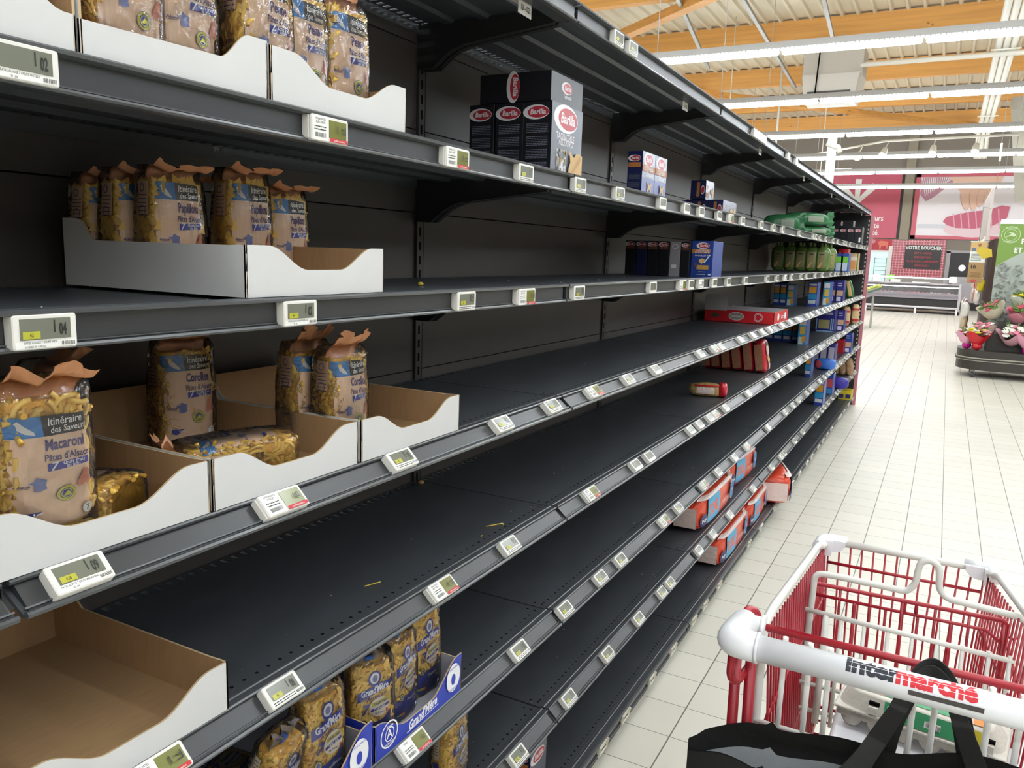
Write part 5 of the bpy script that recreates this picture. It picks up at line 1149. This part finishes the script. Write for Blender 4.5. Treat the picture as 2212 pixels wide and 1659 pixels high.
cpart(b, 'folding_flap', M_CRED)
b = MB(); b.rbox((.700, -.30, .700), (1.03, -.07, .728), .012, 0, 4); b.tube([(.700, -.30, .712), (1.03, -.30, .712)], .016, 10); cpart(b, 'child_seat', M_HW)
for x, s_ in ((.605, 1), (.963, -1)):
    b = MB(); b.tube(arc([(x-.012*s_, .27, .905), (x-.006*s_, .325, .910), (x+.05*s_, .333, .907)], .02), .0135, 10)
    b.prism([(0, 0), (.045, 0), (.043, -.014), (.032, -.027), (.016, -.030), (0, -.028)], lambda u, v, d: (x+(.004+u)*s_, .316-d, .913+v), .008)
    b.box((x-.004, .295, .875), (x+.014*s_+.004, .312, .915)); cpart(b, 'corner_bumper', M_HW)
b = MB()
for x in (.62, 1.0):
    b.tube(arc([(x, -.43, .34), (x, -.40, .20), (x, .22, .20)], .05), .012, 8)
b.tube([(.62, .2, .2), (1.0, .2, .2)], .01, 8); b.tube([(.62, -.4, .22), (1.0, -.4, .22)], .01, 8); cpart(b, 'chassis', M_CRED)
for x, y in ((.62, -.40), (1.0, -.40), (.63, .2), (.99, .2)):
    b = MB(); b.tube([(x-.012, y, .06), (x+.012, y, .06)], .06, 18); b.box((x-.02, y-.02, .06), (x-.015, y+.02, .2)); b.box((x+.015, y-.02, .06), (x+.02, y+.02, .2)); cpart(b, 'caster', mat('caster_grey', '45464a', .5))

# egg carton on the child seat
M_PULP = mat('egg_pulp', 'dcd8ce', .85, bump=.2, bscale=120)
ec = empty('egg_carton', 'pale pulp egg carton with green and orange label in the trolley seat', 'egg carton', (.848, -.200, .738), (0, 0, -.13))
def lid(u, v):
    t = u*2*PI; k = .82+.18*(1-v) if v < .92 else .80*(1-(v-.92)/.08); c, s_ = math.cos(t), math.sin(t); n = 5
    return (.137*k*abs(c)**(2/n)*(1 if c > 0 else -1), .055*(k if v < .92 else k)*abs(s_)**(2/n)*(1 if s_ > 0 else -1), .040+min(v/.9, 1)*.034)
b = MB().grid(lid, 44, 14, 0, True, True); b.rbox((-.141, -.059, .0355), (.141, .059, .041), .004); b.build('lid', M_PULP, ec)
b = MB()
for i in range(6):
    for j in (-1, 1): b.lathe([(0, .0), (.014, .0), (.0185, .008), (.021, .022), (.023, .036)], 16, (-.112+i*.045, j*.028, 0))
b.box((-.135, -.05, .02), (.135, .05, .034)); b.build('cup_tray', mat('egg_pulp_grey', 'b9b4a8', .9, bump=.3, bscale=100), ec)
def lidf(u, v, o):
    k = 1-.18*v/1.0; return (u, -.055*k-.0005-o-.0012, .043+v*.03)
p = Print(.0003); M_EG = mat('label_green', '3f9a68', .5); M_EO = mat('label_orange', 'd98a3a', .5)
p.rect(-.055, .02, .085, .95, M_EG); p.rect(.085, .02, .105, .95, mat('label_yellow', 'd8c840', .5)); p.rect(-.05, .25, -.038, .75, M_PAPER); p.rect(.012, .25, .038, .6, M_PAPER); p.build('front_label', lidf, ec, .03)
q = random.Random(1); p = Print(.0003); x = .013
while x < .037: p.rect(x, .3, x+.0007, .58, M_PRINT); x += q.choice((.0013, .0018))
p.build('barcode', lambda u, v, o: lidf(u, v, o+.0006), ec)
p = Print(.0004); p.rect(-.095, -.035, .085, .035, mat('label_pinkish', 'd9b29a', .5)); p.rect(-.06, -.035, .05, -.005, M_EG); p.rect(.085, -.035, .105, .035, M_EO); p.build('top_label', lambda u, v, o: (u, v, .0745+o), ec)
b = MB()
for x in (-.072, .112): b.box((x-.008, -.0605, .044), (x+.008, -.0555, .058)); b.box((x-.009, -.052, .058), (x+.009, -.047, .0645), 1)
b.build('lid_latch', [M_PULP, M_BLACK], ec)

# black tote hanging from the trolley
M_TOTE = mat('tote_black', '161514', .75, noise=.25, nscale=9, bump=.25, bscale=30); M_LIN = mat('tote_lining', 'a3a6a8', .6, bump=.4, bscale=18)
tb = empty('tote_bag', 'open black tote bag with light grey lining hanging on the trolley handle', 'tote bag', (.77, -.50, .40))
def trim_z(u): return .405+.045*smooth(0, .2, u)+.022*smooth(.2, .5, u)+.03*smooth(.5, .8, u)+.012*math.exp(-((u-.215)/.012)**2)+.004*math.sin(u*21)
def tback(u, v): return (-.265+.58*u, -.006+.005*math.sin(u*11)*v-.03*(1-smooth(0, .04, u)), trim_z(u)*v)
def tfront(u, v): return (-.262+.575*u, -.03-.075*math.sin(PI*min(1, .08+u*.86))**.7-.01*math.sin(v*5), (trim_z(u)-.012-.022*math.sin(PI*u)+.006*math.sin(u*23))*v)
b = MB().grid(tback, 60, 20); b.grid(lambda u, v: tuple(Vector(tback(u, v))+Vector((0, .003, 0))), 60, 20); b.build('back_wall', M_TOTE, tb)
b = MB().grid(tfront, 60, 20); b.grid(lambda u, v: tuple(Vector(tfront(u, v))+Vector((0, .003, 0))), 60, 20)
b.grid(lambda u, v: lerp(tback(0, v), tfront(0, v), u), 4, 20); b.grid(lambda u, v: lerp(tback(1, v), tfront(1, v), u), 4, 20); b.grid(lambda u, v: lerp(tback(u, 0), tfront(u, 0), v), 40, 4); b.build('front_wall', M_TOTE, tb)
b = MB().grid(lambda u, v: tuple(Vector(tback(.03+.94*u, .25+v*.66))-Vector((0, .004, 0))), 50, 10)
b.grid(lambda u, v: tuple(Vector(tfront(.03+.94*u, .25+v*.66))+Vector((0, .007, 0))), 50, 10); b.build('lining', M_LIN, tb)
def strap(pts, wd, name):
    P = arc(pts, .03, 5); b = MB(); n = len(P); vs = []
    for i, p_ in enumerate(P):
        t = (P[min(i+1, n-1)]-P[max(i-1, 0)]).normalized(); s_ = Vector((0, -1, .0)).cross(t).normalized(); w_ = wd(i/(n-1))/2
        vs += [p_-s_*w_, p_+s_*w_, p_+s_*w_+Vector((0, .003, 0)), p_-s_*w_+Vector((0, .003, 0))]
    for i in range(n-1):
        for k in range(4): b.f.append([i*4+k, i*4+(k+1) % 4, i*4+4+(k+1) % 4, i*4+4+k]); b.m.append(0); b.s.append(False)
    b.v = [tuple(v) for v in vs]; return b.build(name, M_TOTE, tb)
strap([(.018, .0, .45), (.030, .004, .50), (.052, .020, .565), (.066, .045, .590), (.080, .058, .597), (.096, .045, .590), (.115, .015, .565), (.134, .004, .50), (.152, .0, .46)], lambda t: .044-.024*math.sin(PI*t)**.5, 'handle_strap')
strap([(-.03, -.085, .42), (-.005, -.06, .46), (.038, .0, .535), (.062, .03, .582), (.078, .045, .593), (.098, .03, .582), (.124, .0, .535), (.165, -.06, .46), (.185, -.085, .43)], lambda t: .046-.028*math.sin(PI*t)**.5, 'handle_strap')

# ================================================================== flower stand and aisle end on the right
M_STD = mat('stand_black', '34302b', .45); M_STDR = mat('stand_strip', 'b5b2a2', .3)
fs_ = empty('flower_stand', 'low black round-cornered flower stand with pale bumper stripes on wheels', 'flower stand', (1.9, 12.08, 0))
def rr(x0, y0, x1, y1, r, n=8):
    p = []
    for cx, cy, t0 in ((x1-r, y1-r, 0), (x0+r, y1-r, 1), (x0+r, y0+r, 2), (x1-r, y0+r, 3)): p += [(cx+r*math.cos((t0+i/n)*PI/2), cy+r*math.sin((t0+i/n)*PI/2)) for i in range(n+1)]
    return p
def slab(b, z0, z1, g=0, mi=0):
    pl = rr(-.84-g, -.5-g, .84+g, .5+g, .38); return b.prism(pl, lambda u, v, d: (u, v, z0+d), z1-z0, (mi,)*3)
slab(MB(), .12, .40).build('stand_tub', M_STD, fs_)
b = slab(slab(MB(), .285, .30, .012), .25, .262, .012); b.build('bumper_strip', M_STDR, fs_)
b = slab(MB(), .262, .285, .02); b.build('bumper', M_STD, fs_)
b = MB(); b.box((-.5, -.2, .38), (.8, .46, .62)); b.box((-.36, -.0, .6), (.8, .46, .80)); b.build('stand_tier', M_STD, fs_)
b = MB(); b.add([(-.5, -.21, .40), (.3, -.21, .40), (.12, -.21, .64), (-.45, -.21, .64)], [(0, 1, 2, 3)]); b.build('front_board', mat('board_brown', '2f2924', .5), fs_)
for x, y in ((-.62, -.36), (.6, -.36), (-.62, .34), (.6, .34)):
    MB().tube([(x-.02, y, .045), (x+.02, y, .045)], .045, 14).build('caster', mat('caster_grey', '45464a', .5), fs_); MB().box((x-.03, y-.02, .06), (x+.03, y+.02, .12)).build('caster_fork', M_GALV, fs_)
q = random.Random(9)
FC = {'white': mat('petal_white', 'f3efe4', .6), 'pink': mat('petal_pink', 'e58aa0', .6), 'yellow': mat('petal_yellow', 'e0cf30', .6), 'green': mat('leaf_green', '5f7a3a', .7), 'rose': mat('petal_rose', 'd0506a', .6)}
def bouquet(label, loc, wrap, cols, s_=1.0, base=None, tilt=(0, 0, 0), nf=16, seed=1):
    r = empty('bouquet', label, 'bouquet', loc, tilt, 'bouquets on the flower stand'); q = random.Random(seed)
    def cone(u, v):
        t = u*2*PI; rad = (.032+.10*v**.7)*s_*(1+.14*math.sin(t*5+seed)*v); return (rad*math.cos(t), rad*math.sin(t), (.06+.13*v+.03*math.sin(t*3+seed)*v)*s_)
    MB().grid(cone, 30, 8, 0, True, True).build('paper_wrap', wrap, r)
    if base:
        def bl(u, v): t = u*2*PI; f = v*PI; rad = .052*math.sin(f)*(1+.1*math.sin(7*t))*s_; return (rad*math.cos(t), rad*math.sin(t), (.05-.05*math.cos(f))*s_)
        MB().grid(bl, 24, 8, 0, True, True).build('foil_base', base, r)
    for c in cols:
        b = MB()
        for i in range(nf//len(cols)):
            a = q.uniform(0, 2*PI); rad = .10*math.sqrt(q.random())*s_; x, y, z = rad*math.cos(a), rad*math.sin(a), (.215+.05*q.random()-.2*rad)*s_
            for k in range(6): b.ball((x+.02*s_*math.cos(k), y+.02*s_*math.sin(k), z), .017*s_, 0, 6, (1, 1, .6))
            b.ball((x, y, z+.005), .012*s_, 0, 6)
        b.build(c+'_flowers', FC[c], r)
    b = MB()
    for i in range(10): a = q.uniform(0, 6.3); b.tube([(0, 0, .1*s_), (.05*s_*math.cos(a), .05*s_*math.sin(a), .2*s_), (.1*s_*math.cos(a), .1*s_*math.sin(a), .27*s_)], .006, 4)
    b.build('leaves', FC['green'], r); return r
def W(n, c, r=.35): return mat('wrap_'+n, c, r, bump=.4, bscale=15)
bouquet('small bouquet in red foil at the front left corner of the flower stand', (1.30, 11.72, .40), W('red', 'c8202c'), ('white', 'pink', 'yellow'), 1.25, W('redfoil', 'c01f2e', .2), (0, 0, 0), 21, 2)
bouquet('pink-wrapped posy with magenta foil base at the far left of the stand', (1.17, 11.86, .40), W('pinkclear', 'e0a0b8', .2), ('pink', 'white'), 1.15, W('magenta', 'c01f88', .2), (0, 0, 0), 14, 3)
bouquet('bouquet in pale red-patterned paper behind the red foil one', (1.42, 12.05, .46), W('patterned', 'd8b8ae'), ('white', 'pink'), 1.35, None, (.1, -.25, 0), 14, 4)
bouquet('bouquet in plain light pink paper on the front board', (1.72, 11.85, .42), W('lightpink', 'dcaab6'), ('white', 'pink'), 1.45, None, (.35, 0, 0), 14, 5)
bouquet('bouquet in cream and red striped paper on the upper tier', (1.52, 12.2, .78), W('cream', 'dcd6bc'), ('green', 'rose'), 1.35, None, (.3, -.35, 0), 12, 6)
bouquet('bouquet in folded pink and crimson paper on the upper tier', (1.78, 12.15, .72), W('rosepaper', 'd58c98'), ('rose', 'green'), 1.35, None, (.3, .1, 0), 12, 7)
bouquet('yellow-green mixed bunch in front of the green poster', (1.86, 12.4, .90), W('pale', 'c9cfb8'), ('yellow', 'green', 'white'), 1.4, None, (.1, 0, 0), 30, 8)
bouquet('pink posy with magenta foil at the right picture edge', (1.93, 11.68, .38), W('pinkclear', 'e0a0b8', .2), ('pink', 'rose'), 1.3, W('magenta', 'c01f88', .2), (0, 0, 0), 16, 9)
bouquet('bouquet in white paper behind the pink one at the right edge', (1.98, 12.0, .60), W('whitepaper', 'e6dcd8'), ('white', 'pink'), 1.3, None, (.2, .3, 0), 12, 10)

po = empty('green_poster', 'green poster board with a grey leaf photograph behind the flowers', 'poster', (0, 0, 0))
MB().box((1.44, 12.62, .72), (2.6, 12.66, 2.26)).build('poster_board', mat('poster_green', '6f8f36', .5), po); MB().box((1.44, 12.61, 2.26), (2.6, 12.67, 2.33)).build('poster_cap', M_WHITEP, po)
b = MB(); 
for x in (1.5, 2.4): b.box((x, 12.66, 0), (x+.04, 12.7, 2.2))
b.build('poster_leg', M_GALV, po)
p = Print(.002); M_PG = mat('poster_ltgreen', 'c2d0a8', .5); p.ell(1.59, 2.10, .125, .125, M_PG, 28, ring=.007); p.ell(1.59, 2.10, .085, .085, M_PG, 24, ring=.005)
p.poly([(1.51, 2.05), (1.6, 2.09), (1.63, 2.07), (1.66, 2.1), (1.62, 2.13), (1.54, 2.14), (1.6, 2.115)], M_PG); p.text('PRODUCTEUR', 1.59, 2.2, .03, M_PG, sx=.8); p.text('COMMERÇANT', 1.59, 2.0, .03, M_PG, sx=.8)
p.text('PRODUCTEURS', 2.08, 2.0, .11, M_OVW, sx=.9, bold=.02); p.text('ET COMMERÇANTS', 2.09, 1.87, .11, M_OVW, sx=.9, bold=.02)
M_PH = mat('poster_photo', 'a3aaa0', .5); M_PH2 = mat('poster_photo_dark', '6c6e6a', .5); M_PH3 = mat('poster_photo_mid', '8a8e86', .5)
p.poly([(1.44, .72), (1.44, 1.62), (1.62, 1.75), (1.8, 1.86), (2.6, 2.0), (2.6, .72)], M_PH); p.poly([(2.0, .72), (1.95, 1.2), (2.05, 1.45), (2.6, 1.5), (2.6, .72)], mat('poster_green2', '5f7d2c', .5))
q = random.Random(4)
for i in range(150):
    x, z = 1.46+.36*q.random()**1.2, .76+.9*q.random(); a = q.uniform(0, 3); l_ = q.uniform(.02, .07)
    p.poly([(x-l_*math.cos(a), z-l_*math.sin(a)), (x+.3*l_*math.sin(a), z-.3*l_*math.cos(a)), (x+l_*math.cos(a), z+l_*math.sin(a)), (x-.3*l_*math.sin(a), z+.3*l_*math.cos(a))], (M_PH2, M_PH3, M_PH2, M_PH)[i % 4])
p.build('picture', wallmap(12.618), po)
# aisle end with hanging snack bags
ge = empty('snack_rack', 'tall rack of hanging snack bags under a ribbed pale header, right side', 'snack rack', (1.75, 16.2, 0))
MB().box((-.28, -1.6, 0), (.6, 1.8, 2.1)).build('rack_body', mat('rack_brown', '4a3430', .6), ge)
b = MB()
for i in range(34): b.box((-.42+.003*(i % 2), -1.7+i*.1, 2.12), (-.38+.003*(i % 2), -1.61+i*.1, 2.95))
b.box((-.42, -1.7, 2.06), (-.36, 1.7, 2.12)); b.build('ribbed_header', mat('header_pale', 'cbbfb8', .5), ge)
SC = ['d8c8b8', 'c8b090', 'b8202c', 'e4ddd6', 'e0dcd8', 'c07848', 'd9c8c0', 'e8e0d0', 'd8c020', 'd0b0a0']
q = random.Random(21); n_ = 0; pr = {}
for j in range(8):
    for i in range(6):
        c = q.choice(SC)
        if c not in pr:
            o = pillow(.24, .09, .25, 30+len(pr), 2.6, wrk=.012).build('snack_bag', mat('snack_'+c, c, .3, bump=.6, bscale=12)); o['category'] = 'snack bag'; fin(.2, .03, 0, len(pr)).build('top_seal', M_PAPER, o).location = (0, 0, .24); pr[c] = Proto(o)
        x = 1.32+q.uniform(-.03, .03)-(.14 if j < 3 else 0); y = 14.8+i*.45+q.uniform(-.05, .05); z = .25+j*.23
        pr[c].put((x, y, z), (0, q.uniform(-.2, .2), -R90+q.uniform(-.3, .3)), 'snack bag on the right rack, %s row from the bottom, %s from the front' % (OW[j], OW[i]), 'snack bags on the right rack')
hp = empty('promo_panel', 'hanging kraft promo panel with a big 10 and a small picture on top', 'sign', (0, 0, 0))
MB().box((1.11, 14.02, 1.33), (1.34, 14.03, 2.02)).build('panel_board', mat('promo_kraft', 'b08a5c', .6), hp)
p = Print(.001); p.rect(1.11, 1.68, 1.34, 1.86, M_PAPER); p.rect(1.11, 1.86, 1.34, 2.02, mat('promo_photo', 'd8b078', .6)); p.text('10', 1.175, 1.60, .085, M_PRINT, bold=.03); p.lines(1.14, 1.50, 1.30, 4, .022, .008, mat('promo_text', '8a6a40', .6)); p.lines(1.13, 1.83, 1.28, 7, .02, .007, M_PRINT)
p.ell(1.19, 1.94, .03, .035, M_FUS, 14); p.ell(1.24, 1.97, .025, .03, mat('promo_brown', '9a6a4a', .6), 14); p.rect(1.13, 1.87, 1.19, 1.92, mat('promo_blue', '6a7890', .6)); p.ell(1.20, 1.37, .05, .025, mat('promo_red', 'c8505a', .6), 16)
p.poly([(1.20, 1.86), (1.26, 1.95), (1.42, 1.9), (1.44, 1.78), (1.3, 1.74)], mat('promo_yellow', 'd8bc38', .5)); p.build('panel_print', wallmap(14.018), hp)
MB().box((1.1, 14.02, 2.02), (1.36, 14.03, 2.035)).build('panel_rail', M_WHITEP, hp)
MB().tube([(1.22, 14.02, 2.03), (1.22, 14.02, 2.6), (1.34, 14.4, 2.6)], .006, 5).build('hanger', M_GALV, hp)
# right-hand shelving out of view keeps the aisle enclosed
